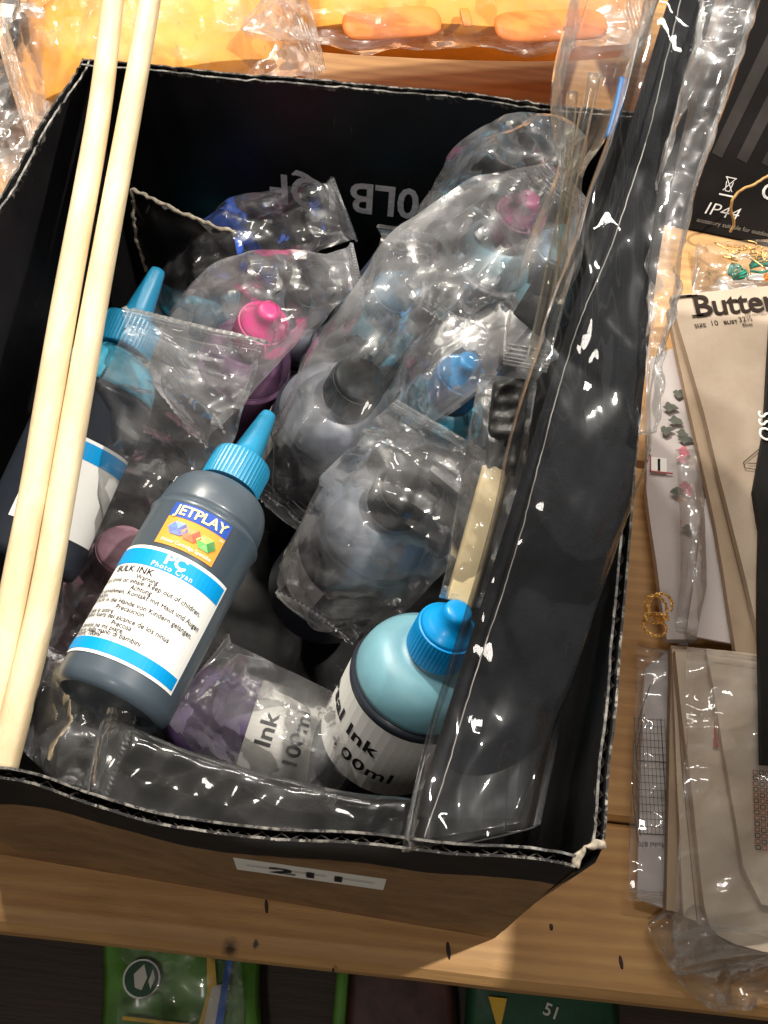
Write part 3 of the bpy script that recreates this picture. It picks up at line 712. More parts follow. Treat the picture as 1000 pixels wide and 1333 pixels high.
FL_ = [(0.0976,0.3748,0.3120), (0.0945,0.3612,0.3030), (0.0891,0.3291,0.2900), (0.0861,0.3019,0.2780), (0.0848,0.2775,0.2700), (0.0856,0.2531,0.2620), (0.0871,0.2325,0.2540), (0.0887,0.2104,0.2490)]
FR_ = [(0.1195,0.3821,0.3090), (0.1155,0.3680,0.3000), (0.1082,0.3350,0.2870), (0.1010,0.3068,0.2750), (0.0977,0.2825,0.2660), (0.0958,0.2573,0.2580), (0.0912,0.2311,0.2520), (0.0903,0.2102,0.2470)]
ribbon('sleeve_fold', loc(FL_), loc(FR_), .008, 'film', sl, rows=110, na=26, amp=.0055, cs=40, seed=15, expo=.5)
# acrylic rods and small things beside it
def rod(label, a, b, r):
    v, f = tube_pts([a, Vector(a).lerp(Vector(b), .5), b], r, 16, 12)
    return tag(from_pd('acrylic_rod', v, f, 'acrylic'), label, 'rod', 'clear rods beside the black sleeve')
rod('long clear acrylic rod standing between the bags and the black sleeve', (0.0607,0.3471,0.2770), (0.0529,0.2642,0.2030), .0026)
rod('shorter clear acrylic rod leaning at the neck of the gathered bag', (0.0550,0.3517,0.2620), (0.0598,0.2800,0.2220), .0022)
o = ribbon('blue_strip', [(0.0692,0.3423,0.2810), (0.0680,0.3307,0.2770), (0.0662,0.3198,0.2730)], [(0.0727,0.3412,0.2810), (0.0717,0.3301,0.2770), (0.0685,0.3187,0.2730)], .002, 'bluepen', rows=12, na=6)
tag(o, 'small blue plastic strip behind clear film near the top right', 'strip')
o = ribbon('dark_card', [(0.0552,0.3064,0.2140), (0.0491,0.2946,0.2120), (0.0433,0.2829,0.2080)], [(0.0583,0.3021,0.2140), (0.0580,0.2865,0.2100), (0.0556,0.2745,0.2050)], .0015, 'fabric', rows=10, na=6)
tag(o, 'small black triangular card beside the clear rod', 'card')

# brush with a wooden handle
br = thing('brush', 'brush with flat cream wooden handle and black head in a bag', 'brush', (0.0404,0.1958,0.1760))
o0 = Vector(br.location)
ribbon('handle', loc([(0.0372,0.2220,0.1880), (0.0343,0.2056,0.1820), (0.0313,0.1886,0.1760), (0.0281,0.1715,0.1680)]), loc([(0.0490,0.2214,0.1880), (0.0459,0.2032,0.1820), (0.0429,0.1853,0.1760), (0.0395,0.1673,0.1680)]), .006, 'handle', br, rows=30, na=10, expo=.12)
ribbon('brush_head', loc([(0.0377,0.2531,0.2000), (0.0376,0.2374,0.1960), (0.0384,0.2211,0.1860)]), loc([(0.0529,0.2562,0.2000), (0.0520,0.2357,0.1960), (0.0509,0.2199,0.1860)]), .010, 'foam_black', br, rows=40, na=24, amp=.002, cs=120, expo=.3)

# ---------------------------------------------------------------- two wooden sticks
def stick(label, cl, wd):
    P_ = [list(p) for p in cl]; n = 60; v, f = [], []; seg = 20
    for i in range(n + 1):
        t = i / n; c = Vector(interp(P_, t)); c2 = Vector(interp(P_, min(1, t + .02))); c1 = Vector(interp(P_, max(0, t - .02)))
        tg = (c2 - c1).normalized(); s = tg.cross(Vector((0, 0, 1))).normalized(); u = s.cross(tg)
        r = wd(t); sq = 1 + .9 * max(0, t - .62) / .38     # round above, squared off towards the lower end
        for k in range(seg):
            a = 2 * math.pi * k / seg + .5; ca, sa = math.cos(a), math.sin(a)
            e = 2 / (1 + sq)
            x = math.copysign(abs(ca) ** e, ca) * r; y = math.copysign(abs(sa) ** e, sa) * r
            wb = 1 + .025 * nz((t * 2, 0, 0), 3)
            v.append(c + s * x * wb + u * y * wb)
    for i in range(n):
        for k in range(seg):
            a, b = i * seg + k, i * seg + (k + 1) % seg; f.append((a, b, b + seg, a + seg))
    f.append(tuple(range(seg))); f.append(tuple(n * seg + k for k in reversed(range(seg))))
    tag(from_pd('wooden_stick', v, f, 'stick'), label, 'stick', 'pale wooden sticks standing in the carton')
stick('left of two pale wooden sticks leaning on the back left corner of carton', [(-0.1448,0.4353,0.2360), (-0.1439,0.4110,0.2280), (-0.1411,0.3531,0.2140), (-0.1406,0.2695,0.1960), (-0.1400,0.1999,0.1780), (-0.1410,0.1579,0.1660), (-0.1417,0.1000,0.1500)], lambda t: .0043 + .0016 * min(1, t * 1.6))
stick('right of two pale wooden sticks, its squared lower end beside the labelled bottle', [(-0.1288,0.4379,0.2360), (-0.1280,0.4135,0.2280), (-0.1282,0.3550,0.2140), (-0.1285,0.2711,0.1960), (-0.1289,0.2072,0.1800), (-0.1297,0.1470,0.1640), (-0.1339,0.0874,0.1500)], lambda t: .0044 + .0012 * min(1, t * 1.6))

# ---------------------------------------------------------------- yellow goods behind the carton
def pad(name, label, cat, L, R, th, mat, **k):
    t = thing(name, label, cat, L[len(L) // 2]); oo = Vector(t.location)
    ribbon('foam_body', [tuple(Vector(p) - oo) for p in L], [tuple(Vector(p) - oo) for p in R], th, mat, t, rows=40, na=24, **k)
    return t, oo
yt, oo = pad('foam_toy', 'yellow foam moulding with raised orange ovals in a bag behind the carton', 'foam toy', [(-0.1236,0.6451,0.1000), (-0.1099,0.5853,0.1000), (-0.0910,0.5533,0.0850)], [(0.1533,0.7133,0.1000), (0.1378,0.6249,0.1000), (0.1227,0.5786,0.0850)], .045, 'yellow', amp=.002, cs=14, expo=.3)
for (a, b) in (((440, 28), (578, 20)), ((606, 24), (606.5, 24)), ((635, 26), (800, 22))):
    pass
def oval(px0, px1, c0, c1, r, parent, oo, mat='amber'):
    v, f = tube_pts([c0, Vector(c0).lerp(Vector(c1), .33), Vector(c0).lerp(Vector(c1), .66), c1], lambda t: r * max(.05, (1 - (2 * t - 1) ** 6)) ** .5, 18, 30)
    cz = c0[2]; v = [Vector((q.x, q.y, cz + (q.z - cz) * .22)) - oo for q in v]
    return from_pd('raised_oval', v, f, mat, parent)
oval(0, 0, (-0.0547,0.5345,0.1160), (0.0009,0.5482,0.1160), .0125, yt, oo)
oval(0, 0, (0.0122,0.5518,0.1160), (0.0180,0.5533,0.1160), .0075, yt, oo)
oval(0, 0, (0.0323,0.5469,0.1160), (0.0972,0.5607,0.1160), .0125, yt, oo)
film_bag('clear bag hanging around the yellow foam with orange ovals', [((-0.0950,0.5572,0.1200), .036, .004), ((-0.0776,0.5537,0.1200), .036, .022), ((-0.0068,0.5594,0.1220), .034, .026), ((0.0643,0.5675,0.1220), .034, .026), ((0.1186,0.5784,0.1200), .03, .004)], 'film_soft', zig=(0, 0), seed=21, amp=.004, group=None, cs=(20, 40), up=(0, -.2, 1))
y2, oo2 = pad('foam_toy', 'bright yellow foam moulding in clear wrap behind the left corner', 'foam toy', [(-0.2680,0.6267,0.0850), (-0.2467,0.5485,0.0850), (-0.2291,0.4856,0.0700)], [(-0.1106,0.6526,0.0850), (-0.0823,0.5875,0.0850), (-0.0767,0.5428,0.0700)], .05, 'yellow', amp=.003, cs=12, expo=.35)
film_bag('glaring clear wrap around the bright yellow foam on the left', [((-0.2409,0.4894,0.1000), .05, .004), ((-0.2152,0.4997,0.1080), .06, .026), ((-0.1705,0.5196,0.1100), .055, .03), ((-0.1240,0.5338,0.1120), .05, .03), ((-0.0779,0.5553,0.1050), .04, .006)], 'film_soft', zig=(0, 0), seed=22, amp=.006, group=None, cs=(22, 45), up=(0, -.2, 1))
film_bag('crumpled empty clear bag on the shelf left of the carton', [((-0.2799,0.5128,0.0600), .03, .004), ((-0.2521,0.4810,0.0650), .03, .014), ((-0.2379,0.4550,0.0600), .022, .012), ((-0.2377,0.4348,0.0500), .012, .002)], 'film_soft', zig=(0, 0), seed=23, amp=.005, group=None)
o = ribbon('printed_card', [(-0.3355,0.6563,0.0300), (-0.3171,0.5860,0.0300), (-0.2984,0.5145,0.0300)], [(-0.2896,0.6637,0.0300), (-0.2758,0.5924,0.0300), (-0.2631,0.5263,0.0300)], .004, 'print_black', rows=10, na=8)
tag(o, 'black and white printed card at the far left behind the carton', 'card')
pr = Print(lambda a, b, l: Vector((-0.2873,0.5932,0.0340)) + Vector((a, b, l)))
pr.rect(-.02, .006, .006, .018); pr.rect(-.02, -.022, .004, -.004); pr.build('pale_print', 'print_white', o)

# ---------------------------------------------------------------- dark printed box at the back right
ib = thing('printed_box', 'black printed product box marked IP44 lying tilted behind the envelopes', 'box', (0.1717,0.5144,0.0010))
A = Vector((0.1717,0.5144,0.0010)); B_ = Vector((0.2316,0.5070,0.0010)); ex = (B_ - A).normalized(); 
ez = Vector((0, .62, .78)); ez = (ez - ex * ez.dot(ex)).normalized(); ey = ex.cross(ez); 
if ey.y < 0: ey = -ey
bm = bmesh.new()
bmesh.ops.create_cube(bm, size=1)
for q in bm.verts:
    c = q.co + Vector((.5, .5, .5)); q.co = ex * (c.x * .30 - .012) + ez * (c.z * .22) + ey * (c.y * .06)
bmesh.ops.bevel(bm, geom=bm.edges[:], offset=.0012, segments=2, affect='EDGES')
from_bm('carton_body', bm, 'ip_box', ib)
face = lambda lift: (lambda a, b, l: ex * a + ez * b - ey * (lift + l))
pr = Print(face(.0004))
pr.text('IP44', .0115, .0125, .0112, shear=.2, align='LEFT', width=1.15, weight=-.008)
pr.build('lettering', 'print_grey', ib)
pr = Print(face(.0004)); pr.text('accessory suitable for outdoor use', .009, .0065, .0040, align='LEFT'); pr.build('lettering', 'print_dim', ib)
pr = Print(face(.0004))
wx, wy = .0225, .0290
pr.rect(wx - .0045, wy - .0032, wx + .0045, wy - .0022)
pr.line([(wx - .003, wy), (wx + .003, wy + .0085)], .0005); pr.line([(wx + .003, wy), (wx - .003, wy + .0085)], .0005)
pr.line([(wx - .0035, wy + .0085), (wx + .0035, wy + .0085)], .0006); pr.line([(wx - .0022, wy + .006), (wx - .0014, wy), (wx + .0014, wy), (wx + .0022, wy + .006)], .0005)
pr.build('bin_symbol', 'print_grey', ib)
pr = Print(face(.0005)); pr.text('CE', .043, .029, .0150, align='LEFT', weight=.01); pr.build('lettering', 'print_grey', ib)
pr = Print(face(.0003))
for k in range(4): pr.poly([(.006 + k * .016, .05), (.013 + k * .016, .048), (.028 + k * .017, .13), (.02 + k * .017, .135)])
pr.build('printed_picture', 'ip_streak', ib)
v, f = tube_pts([(0.2162,0.5212,0.0550), (0.2050,0.5125,0.0520), (0.1955,0.5082,0.0470), (0.1928,0.5029,0.0400), (0.1981,0.5003,0.0280), (0.1980,0.4978,0.0220)], .0009, 6, 60, wob=.0006)
tag(from_pd('cord', v, f, 'gold_cord'), 'thin gold cord hanging over the black IP44 box', 'cord')

# ---------------------------------------------------------------- embroidery skeins
def skein(label, c, d, rr, mat, seed):
    rnd = random.Random(seed); V, F = [], []
    d = Vector(d); s = Vector((-d.y, d.x, 0)).normalized()
    for k in range(14):
        o_ = s * rnd.uniform(-1, 1) * rr + Vector((0, 0, rnd.uniform(.2, 1) * rr))
        pts = [Vector(c) - d + o_ * .4, Vector(c) - d * .4 + o_ * 1.1 + Vector((0, 0, .001)), Vector(c) + d * .4 + o_ * 1.1 + Vector((0, 0, .001)), Vector(c) + d + o_ * .5]
        v, f = tube_pts(pts, .0007, 5, 10); n = len(V); V += v; F += [tuple(i + n for i in q) for q in f]
    tag(from_pd('thread_skein', V, F, mat), label, 'thread', 'skeins of embroidery thread in a bag')
skein('left of two teal thread skeins above the cream envelope', (0.2039,0.4732,0.0120), (.0035, .003, 0), .0055, 'teal', 1)
skein('right teal thread skein above the cream envelope', (0.2188,0.4800,0.0120), (.006, .0015, 0), .0045, 'teal', 2)
skein('small white thread strand under the teal skeins', (0.2170,0.4708,0.0120), (.006, .0005, 0), .0018, 'print_white', 3)
skein('small orange thread strand at the right frame edge', (0.2244,0.4711,0.0130), (.004, .0005, 0), .0022, 'orange_thread', 4)
rnd = random.Random(5); V, F = [], []
for k in range(26):
    c = Vector((0.2063,0.4837,0.0160)) + Vector((rnd.uniform(-.014, .018), rnd.uniform(-.006, .008), rnd.uniform(0, .004)))
    pts = [c, c + Vector((rnd.uniform(-.006, .006), rnd.uniform(-.004, .004), .002)), c + Vector((rnd.uniform(-.008, .008), rnd.uniform(-.005, .005), 0))]
    v, f = tube_pts(pts, .0005, 5, 8); n = len(V); V += v; F += [tuple(i + n for i in q) for q in f]
tag(from_pd('metallic_thread', V, F, 'gold'), 'tangle of gold metallic thread beside the teal skeins', 'thread')
film_bag('small clear bag holding the teal and gold threads', [((0.1804,0.4790,0.0040), .016, .0006), ((0.1885,0.4768,0.0100), .017, .006), ((0.2121,0.4802,0.0130), .017, .010), ((0.2456,0.4908,0.0100), .015, .003)], 'film', zig=(1, 0), seed=31, amp=.002, group=None)

# ---------------------------------------------------------------- pattern envelopes and papers on the shelf
def sheet(name, label, cat, pts, th, mat, curl=.002, seed=0, group=None):
    """paper packet: outline extruded, top slightly uneven"""
    c = sum((Vector(p) for p in pts), Vector()) / len(pts)
    t = thing(name, label, cat, c, group)
    bm = bmesh.new()
    top = [bm.verts.new(Vector(p) - c + Vector((0, 0, th / 2))) for p in pts]
    fa = bm.faces.new(top)
    if fa.normal.z < 0: fa.normal_flip()
    bmesh.ops.triangulate(bm, faces=[fa]); bmesh.ops.subdivide_edges(bm, edges=bm.edges[:], cuts=5, use_grid_fill=True)
    g = bmesh.ops.extrude_face_region(bm, geom=bm.faces[:])
    for q in [e for e in g['geom'] if isinstance(e, bmesh.types.BMVert)]: q.co.z -= th
    for q in bm.verts:
        q.co.z += noise.noise(Vector((q.co.x * 30, q.co.y * 30, seed))) * curl + folds(q.co, seed + 50, 12, 40) * curl * .25
    o = from_bm('paper', bm, mat, t, True); sharp(o, 40)
    return t, c
ENV = 'old paper packets in a pile on the shelf'
e5, c5 = sheet('pattern_sheet', 'white chart sheet with black grid in clear plastic at the bottom of pile', 'paper sheet', [(0.1481,0.2072,0.0060), (0.1720,0.2284,0.0060), (0.1666,0.0837,0.0060), (0.1449,0.0886,0.0060)], .003, 'white_paper', group=ENV)
e4, c4 = sheet('pattern_packet', 'white packet with pink flowers and red edged number 1 beside the carton', 'paper packet', [(0.1490,0.4008,0.0120), (0.1644,0.4111,0.0120), (0.1845,0.3116,0.0120), (0.1744,0.2244,0.0120), (0.1582,0.2225,0.0120), (0.1470,0.3118,0.0120)], .006, 'white_paper', group=ENV, seed=3)
e6, c6 = sheet('pattern_packet', 'yellowed narrow packet edge next to the gridded chart', 'paper packet', [(0.1604,0.2194,0.0130), (0.1845,0.2196,0.0130), (0.1747,0.0824,0.0130), (0.1575,0.0837,0.0130)], .006, 'cream2', group=ENV, seed=5)
sheet('pattern_packet', 'narrow creased beige packet fanned out left of the broad cream packet', 'paper packet', [(0.1598,0.2158,0.0182), (0.1869,0.2173,0.0182), (0.1835,0.0764,0.0182), (0.1746,0.0786,0.0182), (0.1643,0.0807,0.0182), (0.1618,0.1488,0.0182)], .0035, 'beige', group=ENV, seed=6, curl=.001)
sheet('pattern_packet', 'thin brownish packet edge under the left side of the broad cream packet', 'paper packet', [(0.1602,0.2140,0.0212), (0.1942,0.2171,0.0212), (0.1898,0.0733,0.0212), (0.1708,0.0775,0.0212), (0.1648,0.1445,0.0212)], .0015, 'cream', group=ENV, seed=17, curl=.0005)
e7, c7 = sheet('pattern_packet', 'broad cream packet with small red mark, rounded lower corner', 'paper packet', [(0.1589,0.2114,0.0258), (0.1784,0.2129,0.0258), (0.2203,0.2018,0.0258), (0.2173,0.0682,0.0258), (0.1998,0.0678,0.0258), (0.1864,0.0698,0.0258), (0.1781,0.0730,0.0258), (0.1742,0.0774,0.0258), (0.1721,0.0856,0.0258), (0.1662,0.1437,0.0258)], .005, 'beige', curl=.0016, group=ENV, seed=7)
e8, c8 = sheet('pattern_packet', 'pale packet with red and black stitch symbols at the right edge', 'paper packet', [(0.1737,0.2128,0.0318), (0.2308,0.2137,0.0318), (0.2234,0.0869,0.0318), (0.1978,0.0883,0.0318), (0.1896,0.1044,0.0318), (0.1833,0.1481,0.0318)], .004, 'beige', group=ENV, seed=8)
sheet('blank_card', 'plain pale card tucked under the cream dress pattern envelope', 'card', [(0.1784,0.3068,0.0220), (0.1966,0.3057,0.0220), (0.2002,0.2210,0.0220), (0.1666,0.2235,0.0220)], .0015, 'white_paper', curl=.0006, group=ENV, seed=9)
sheet('pattern_packet', 'yellowed packet lying directly beneath the dress pattern envelope', 'paper packet', [(0.1558,0.4277,0.0270), (0.1990,0.4392,0.0270), (0.2374,0.2245,0.0270), (0.2027,0.1932,0.0270), (0.1909,0.2114,0.0270), (0.1816,0.2849,0.0270), (0.1667,0.3669,0.0270)], .005, 'cream2', group=ENV, seed=10)
e1, c1 = sheet('pattern_envelope', 'cream dress pattern envelope with bold black title and size ten text', 'envelope', [(0.1555,0.4315,0.0350), (0.2533,0.4574,0.0350), (0.2658,0.2167,0.0350), (0.2050,0.1993,0.0350), (0.1894,0.2776,0.0350), (0.1740,0.3528,0.0350), (0.1604,0.4089,0.0350)], .005, 'cream', curl=.0012, group=ENV, seed=11)
# title lettering with slab serifs and a swash
a0, a1 = Vector((0.1695,0.4176,0.0384)), Vector((0.2133,0.4280,0.0384)); ux = (a1 - a0).normalized(); uy = Vector((-ux.y, ux.x, 0))
et = lambda a, b, l: a0 - c1 + ux * a + uy * b + Vector((0, 0, l))
pr = Print(et)
pr.text('Butterick', 0, 0, .0215, weight=.016, align='LEFT', width=.98, shear=.06, spacing=.93)
for xx, yy, ww in ((-.0016, 0, .007), (-.0016, .0142, .007)): pr.rect(xx, yy, xx + ww, yy + .0013)
sw = [(-.0100, .0098), (-.0102, .0118), (-.0086, .0138), (-.0058, .0148), (-.002, .0149), (.002, .0149)]
pr.line(sw, .0018); pr.add(([(-.0105 + .0016 * math.cos(k * .7), .0098 + .0016 * math.sin(k * .7)) for k in range(9)], [tuple(range(9))]))
pr.build('lettering', 'print_brown', e1)
pr = Print(et)
pr.text('SIZE', -.0020, -.0075, .0034, weight=.02, align='LEFT', width=1.15); pr.text('10', .0078, -.0072, .0050, align='LEFT')
pr.text('BUST', .0160, -.0070, .0034, weight=.02, align='LEFT', width=1.1); pr.text('32½', .0253, -.0062, .0050, align='LEFT'); pr.text('83cm', .0268, -.0094, .0028, weight=.02, align='LEFT')
pr.text('THE PATTERN', .030, -.0028, .0022, align='LEFT')
pr.build('lettering', 'print_brown', e1)
pr = Print(et); K = lambda x, y: tuple((Vector((ux.dot(q), uy.dot(q))) for q in [Vector((x, y, 0))]))[0]
pts = [Vector(p) - a0 for p in ((0.2110,0.3416,0.0384), (0.2041,0.3323,0.0384), (0.1952,0.3229,0.0384), (0.1960,0.3196,0.0384), (0.2045,0.3192,0.0384), (0.2130,0.3174,0.0384))]
pr.line([(p.dot(ux), p.dot(uy)) for p in pts], .0005)
pts = [Vector(p) - a0 for p in ((0.1978,0.3227,0.0384), (0.2047,0.3236,0.0384), (0.2116,0.3259,0.0384))]
pr.line([(p.dot(ux), p.dot(uy)) for p in pts], .0005); pr.build('line_drawing', 'print_brown', e1)
# chart grid
g0 = Vector((0.1456,0.1200,0.0082)) - c5; gx = (Vector((0.1597,0.1208,0.0082)) - Vector((0.1456,0.1200,0.0082))); gw = gx.length; gx.normalize(); gy = Vector((-gx.y, gx.x, 0))
pr = Print(lambda a, b, l: g0 + gx * a + gy * b + Vector((0, 0, l)))
for i in range(9): pr.line([(.0005 + i * gw / 7, 0), (.0005 + i * gw / 7, .06)], .00022 if i % 7 else .0005)
for j in range(17): pr.line([(0, j * .0037), (gw * 1.15, j * .0037)], .00022 if j % 10 else .0005)
pr.line([(-.0008, -.004), (-.0022, .02), (-.0005, .045), (.004, .062), (.010, .078)], .0005); pr.line([(.0008, -.001), (-.0004, .02), (.0012, .044), (.006, .062)], .0005)
pr.build('printed_grid', 'print_brown', e5)
pr = Print(lambda a, b, l: g0 + gx * a + gy * b + Vector((0, 0, l)))
pr.text('Model B70', .0065, -.0040, .0034, rot=math.pi); pr.build('lettering', 'print_brown', e5)
# flower print, number tag
pr = Print(lambda a, b, l: Vector((0.1538,0.3277,0.0165)) - c4 + Vector((a, b, l)))
pr.rect(-.0045, -.0048, .0045, .0048); o = pr.build('number_tag', 'print_white', e4)
pr = Print(lambda a, b, l: Vector((0.1537,0.3275,0.0169)) - c4 + Vector((a, b, l)))
pr.text('1', 0, -.0036, .0108, weight=.02); pr.build('lettering', 'print_black', o)
pr = Print(lambda a, b, l: Vector((0.1537,0.3275,0.0169)) - c4 + Vector((a, b, l)))
pr.rect(-.0050, -.0052, .008, -.0042); pr.rect(-.0054, -.0052, -.0045, .006); pr.build('red_border', 'red', o)
rnd = random.Random(3)
for mat_, spots in (('leafp', [(873, 530), (880, 548), (888, 565), (868, 560), (893, 572), (884, 512), (880, 640), (895, 690)]), ('pinkp', [(890, 588), (893, 634), (888, 598), (896, 640)])):
    for s in spots:
        pr = Print(lambda a, b, l: Vector((a, b, .0172 + l)) - c4)
        wpt = {(873,530):(0.1605,0.3668,0.0170),(880,548):(0.1636,0.3578,0.0170),(888,565):(0.1671,0.3495,0.0170),(868,560):(0.1582,0.3509,0.0170),(893,572):(0.1694,0.3462,0.0170),(884,512):(0.1656,0.3770,0.0170),(880,640):(0.1633,0.3113,0.0170),(895,690):(0.1696,0.2880,0.0170),(890,588):(0.1679,0.3378,0.0170),(893,634):(0.1690,0.3150,0.0170),(888,598):(0.1670,0.3327,0.0170),(896,640):(0.1703,0.3122,0.0170)}[s]
        n_ = 22; ph = rnd.random() * 6
        pr.poly([(wpt[0] + .0036 * (1 + .22 * math.sin(2 * a + ph) + .22 * math.sin(5 * a + 2 * ph)) * math.cos(a), wpt[1] + .0028 * (1 + .3 * math.sin(3 * a + ph) + .15 * math.sin(6 * a + ph)) * math.sin(a)) for a in [2 * math.pi * q / n_ for q in range(n_)]], lift=rnd.random() * .0003)
        pr.build('flower_print' if mat_ == 'pinkp' else 'leaf_print', mat_, e4)
pr = Print(lambda a, b, l: Vector((0.1791,0.1697,0.0294)) - c7 + Vector((a, b, l)))
pr.poly([(-.0004, .007), (.0010, -.002), (.0012, -.007), (-.0014, -.007)]); pr.build('red_mark', 'red', e7)
pr = Print(lambda a, b, l: Vector((0.1995,0.1323,0.0352)) - c8 + Vector((a, b, l))); q2 = Print(pr.map)
for j in range(14):
    for i in range(3):
        tgt = (pr, q2)[(i + j) % 2]; x, y = -.004 + i * .0031, -.019 + j * .0028
        tgt.line([(x, y), (x + .0022, y), (x + .0022, y + .0019), (x, y + .0019), (x, y)], .00045)
pr.build('stitch_symbols', 'print_black', e8); q2.build('stitch_symbols', 'red', e8)
bk, cb = sheet('black_booklet', 'black booklet with white lettering standing out at the right frame edge', 'booklet', [(0.2117,0.4151,0.0440), (0.2480,0.4309,0.0440), (0.2340,0.1549,0.0440), (0.1961,0.1525,0.0440), (0.1976,0.2308,0.0440), (0.2002,0.2794,0.0440), (0.1977,0.3022,0.0440), (0.2052,0.3417,0.0440)], .005, 'print_black', curl=.001, seed=14)
pr = Print(lambda a, b, l: Vector((0.2068,0.3397,0.0478)) - cb + Vector((a, b, l)))
pr.text('OSS', .002, .002, .011, rot=math.pi / 2, shear=.15, weight=.01); pr.build('lettering', 'print_white', bk)

film_bag('thin clear strip bag with gold flecks lying over the flowered packet', [((0.1667,0.3343,0.0260), .006, .0006), ((0.1693,0.3028,0.0260), .007, .003), ((0.1701,0.2609,0.0260), .007, .004), ((0.1655,0.2228,0.0260), .006, .0008)], 'film', zig=(0, 0), seed=32, amp=.0012, group=None)
film_bag('crumpled clear plastic bag end under the old paper packets', [((0.2272,0.0737,0.0100), .024, .002), ((0.2019,0.0674,0.0120), .024, .006), ((0.1796,0.0668,0.0120), .020, .006), ((0.1629,0.0738,0.0120), .014, .004), ((0.1558,0.0823,0.0080), .007, .0006)], 'film', zig=(0, 0), seed=33, amp=.007, group=None)
film_bag('clear plastic cover over the gridded chart sheet', [((0.1549,0.2178,0.0120), .012, .0008), ((0.1528,0.1732,0.0120), .011, .003), ((0.1509,0.1295,0.0120), .011, .003), ((0.1517,0.0868,0.0120), .012, .0008)], 'film', zig=(0, 0), seed=34, amp=.0012, group=None)

film_bag('cloudy clear cover over the cream packets at the lower right', [((0.1859,0.2098,0.0400), .024, .0008), ((0.1847,0.1695,0.0400), .024, .002), ((0.1818,0.1204,0.0390), .024, .002), ((0.1804,0.0786,0.0340), .024, .002), ((0.1856,0.0599,0.0100), .023, .001)], 'film', zig=(0, 0), seed=35, amp=.0012, group=None)
# gold chain in a tangle
rnd = random.Random(11); V, F = [], []
base = Vector((0.1488,0.2281,0.0320)); path = []
for k in range(150):
    t = k / 149 * 7.4 * math.pi
    r = .0052 + .0036 * math.sin(t * .71 + 1)
    path.append(base + Vector((r * math.cos(t) * 1.0 - .001 + .0028 * math.sin(t * .23), r * math.sin(t) * .9 + .005 * math.cos(t * .31), .0018 * math.sin(t * 1.3) + .001)))
for i, p_ in enumerate(path[:-1]):
    d = (path[i + 1] - p_).normalized(); n_ = Vector((0, 0, 1)) if i % 2 else d.orthogonal()
    s = d.cross(n_).normalized()
    nn0 = len(V)
    for a in range(8):
        an = a * math.pi / 4; c = p_ + d * math.cos(an) * .0013 + s * math.sin(an) * .0008; o_ = (c - p_).normalized(); up_ = d.cross(s)
        for b in range(5):
            bn = b * 2 * math.pi / 5; V.append(c + (o_ * math.cos(bn) + up_ * math.sin(bn)) * .00028)
    for a in range(8):
        for b in range(5): F.append((nn0 + a * 5 + b, nn0 + a * 5 + (b + 1) % 5, nn0 + ((a + 1) % 8) * 5 + (b + 1) % 5, nn0 + ((a + 1) % 8) * 5 + b))
tag(from_pd('gold_chain', V, F, 'gold'), 'tangled fine gold chain lying on the flowered packet', 'chain')

# ---------------------------------------------------------------- goods on the lower shelf
ZL = -.150
gp = thing('toy_packet', 'green yellow and blue shiny packet below the shelf edge on the left', 'packet', (-0.0842,0.0136,-0.1400)); o0 = Vector(gp.location)
ribbon('wrapper', loc([(-0.1440,0.0711,-0.1400), (-0.1343,0.0375,-0.1400), (-0.1253,-0.0188,-0.1400)]), loc([(-0.0449,0.0817,-0.1400), (-0.0418,0.0387,-0.1400), (-0.0316,-0.0093,-0.1400)]), .016, 'green', gp, rows=50, na=24, amp=.002, cs=40, seed=3)
gm = lambda z: (lambda a, b, l: Vector((-0.0856,0.0293,-0.1280)) - o0 + Vector((a, b, z + l)))
pr = Print(gm(.001)); pr.add(([(-.0232 + .0108 * math.cos(k * .2618), .004 + .0108 * math.sin(k * .2618)) for k in range(24)], [tuple(range(24))])); o = pr.build('round_emblem', 'print_white', gp)
pr = Print(gm(.0014)); pr.add(([(-.0232 + .0097 * math.cos(k * .2618), .004 + .0097 * math.sin(k * .2618)) for k in range(24)], [tuple(range(24))])); pr.build('emblem_field', 'green_dark', o)
pr = Print(gm(.0017)); pr.poly([(-.028, .006), (-.023, .012), (-.020, .005), (-.022, -.002), (-.026, -.001)]); pr.poly([(-.0175, .010), (-.0155, .005), (-.0170, -.001), (-.0190, .003)]); pr.build('emblem_print', 'label_dull', o)
pr = Print(gm(.001)); pr.poly([(.012, .02), (.0165, .02), (.021, .002), (.018, -.02), (.013, -.02), (.0155, 0)]); pr.build('yellow_print', 'yellow_wrap', gp)
pr = Print(gm(.0012)); pr.poly([(.0175, .004), (.023, .006), (.0235, -.02), (.016, -.022)]); pr.build('pale_print', 'label_dull', gp)
pr = Print(gm(.0014)); pr.poly([(.0235, .02), (.027, .02), (.027, -.022), (.0225, -.022)]); pr.build('blue_edge', 'blue_wrap', gp)
pr = Print(gm(.0012)); pr.rect(-.03, -.0185, .01, -.0165); pr.build('yellow_print', 'yellow_wrap', gp)
film_bag('clear wrap around the green packet on the lower shelf', [((-0.0927,0.0669,-0.1320), .034, .004), ((-0.0869,0.0376,-0.1300), .036, .008), ((-0.0819,0.0095,-0.1300), .036, .008), ((-0.0780,-0.0139,-0.1320), .034, .003)], 'film', zig=(0, 0), seed=41, amp=.003, group=None)
mg = thing('magazine', 'dark maroon magazine lying under the middle of the shelf edge', 'magazine', (0.0292,0.0211,-0.1400)); o0 = Vector(mg.location)
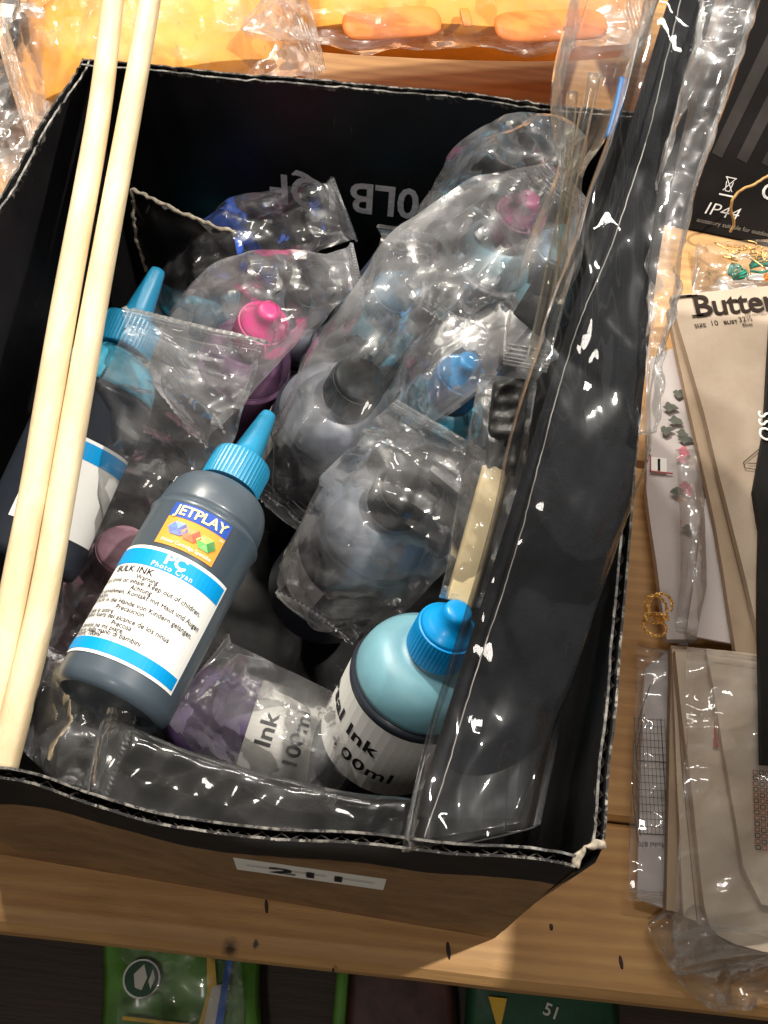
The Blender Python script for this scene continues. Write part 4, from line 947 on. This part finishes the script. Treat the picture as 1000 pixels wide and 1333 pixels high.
ribbon('cover', loc([(0.0089,0.0615,-0.1450), (0.0108,-0.0130,-0.1450)]), loc([(0.0711,0.0681,-0.1450), (0.0811,-0.0059,-0.1450)]), .008, 'maroon', mg, rows=12, na=10)
ribbon('spine', loc([(0.0020,0.0607,-0.1440), (0.0042,-0.0137,-0.1440)]), loc([(0.0098,0.0616,-0.1440), (0.0125,-0.0128,-0.1440)]), .010, 'green', mg, rows=12, na=8)
dg = thing('green_packet', 'dark green packet with yellow corner under the right of shelf edge', 'packet', (0.1234,0.0267,-0.1400)); o0 = Vector(dg.location)
ribbon('wrapper', loc([(0.0803,0.0691,-0.1450), (0.0811,-0.0059,-0.1450)]), loc([(0.1688,0.0784,-0.1450), (0.1745,0.0034,-0.1450)]), .010, 'green_dark', dg, rows=20, na=14, amp=.001)
pr = Print(lambda a, b, l: Vector((0.0991,0.0374,-0.1385)) - o0 + Vector((a, b, l))); pr.poly([(-.006, .008), (.005, .008), (.0015, -.012)]); pr.build('yellow_corner', 'yellow_wrap', dg)
pr = Print(lambda a, b, l: Vector((0.1299,0.0380,-0.1385)) - o0 + Vector((a, b, l))); pr.text('51', 0, 0, .010, rot=-.3, weight=.015); pr.build('lettering', 'label_dull', dg)

# ---------------------------------------------------------------- sign on a stand, added out of view to cast shade on the papers
sg = thing('shade_stand', 'added plain card sign on a wooden stand beside the paper packets, right of the picture', 'shade', (.50, .26, .001))
bm = bmesh.new(); bmesh.ops.create_cube(bm, size=1)
for q in bm.verts: q.co = Vector((q.co.x * .36 - .112, q.co.y * .33 + .002, q.co.z * .003 + .302))
from_bm('panel', bm, 'label_dull', sg)
bm = bmesh.new(); bmesh.ops.create_cone(bm, cap_ends=True, segments=16, radius1=.008, radius2=.007, depth=.292)
for q in bm.verts: q.co += Vector((0, 0, .154))
from_bm('post', bm, 'stick', sg)
bm = bmesh.new(); bmesh.ops.create_cone(bm, cap_ends=True, segments=28, radius1=.05, radius2=.045, depth=.01)
for q in bm.verts: q.co += Vector((0, 0, .005))
from_bm('foot', bm, 'stick', sg)
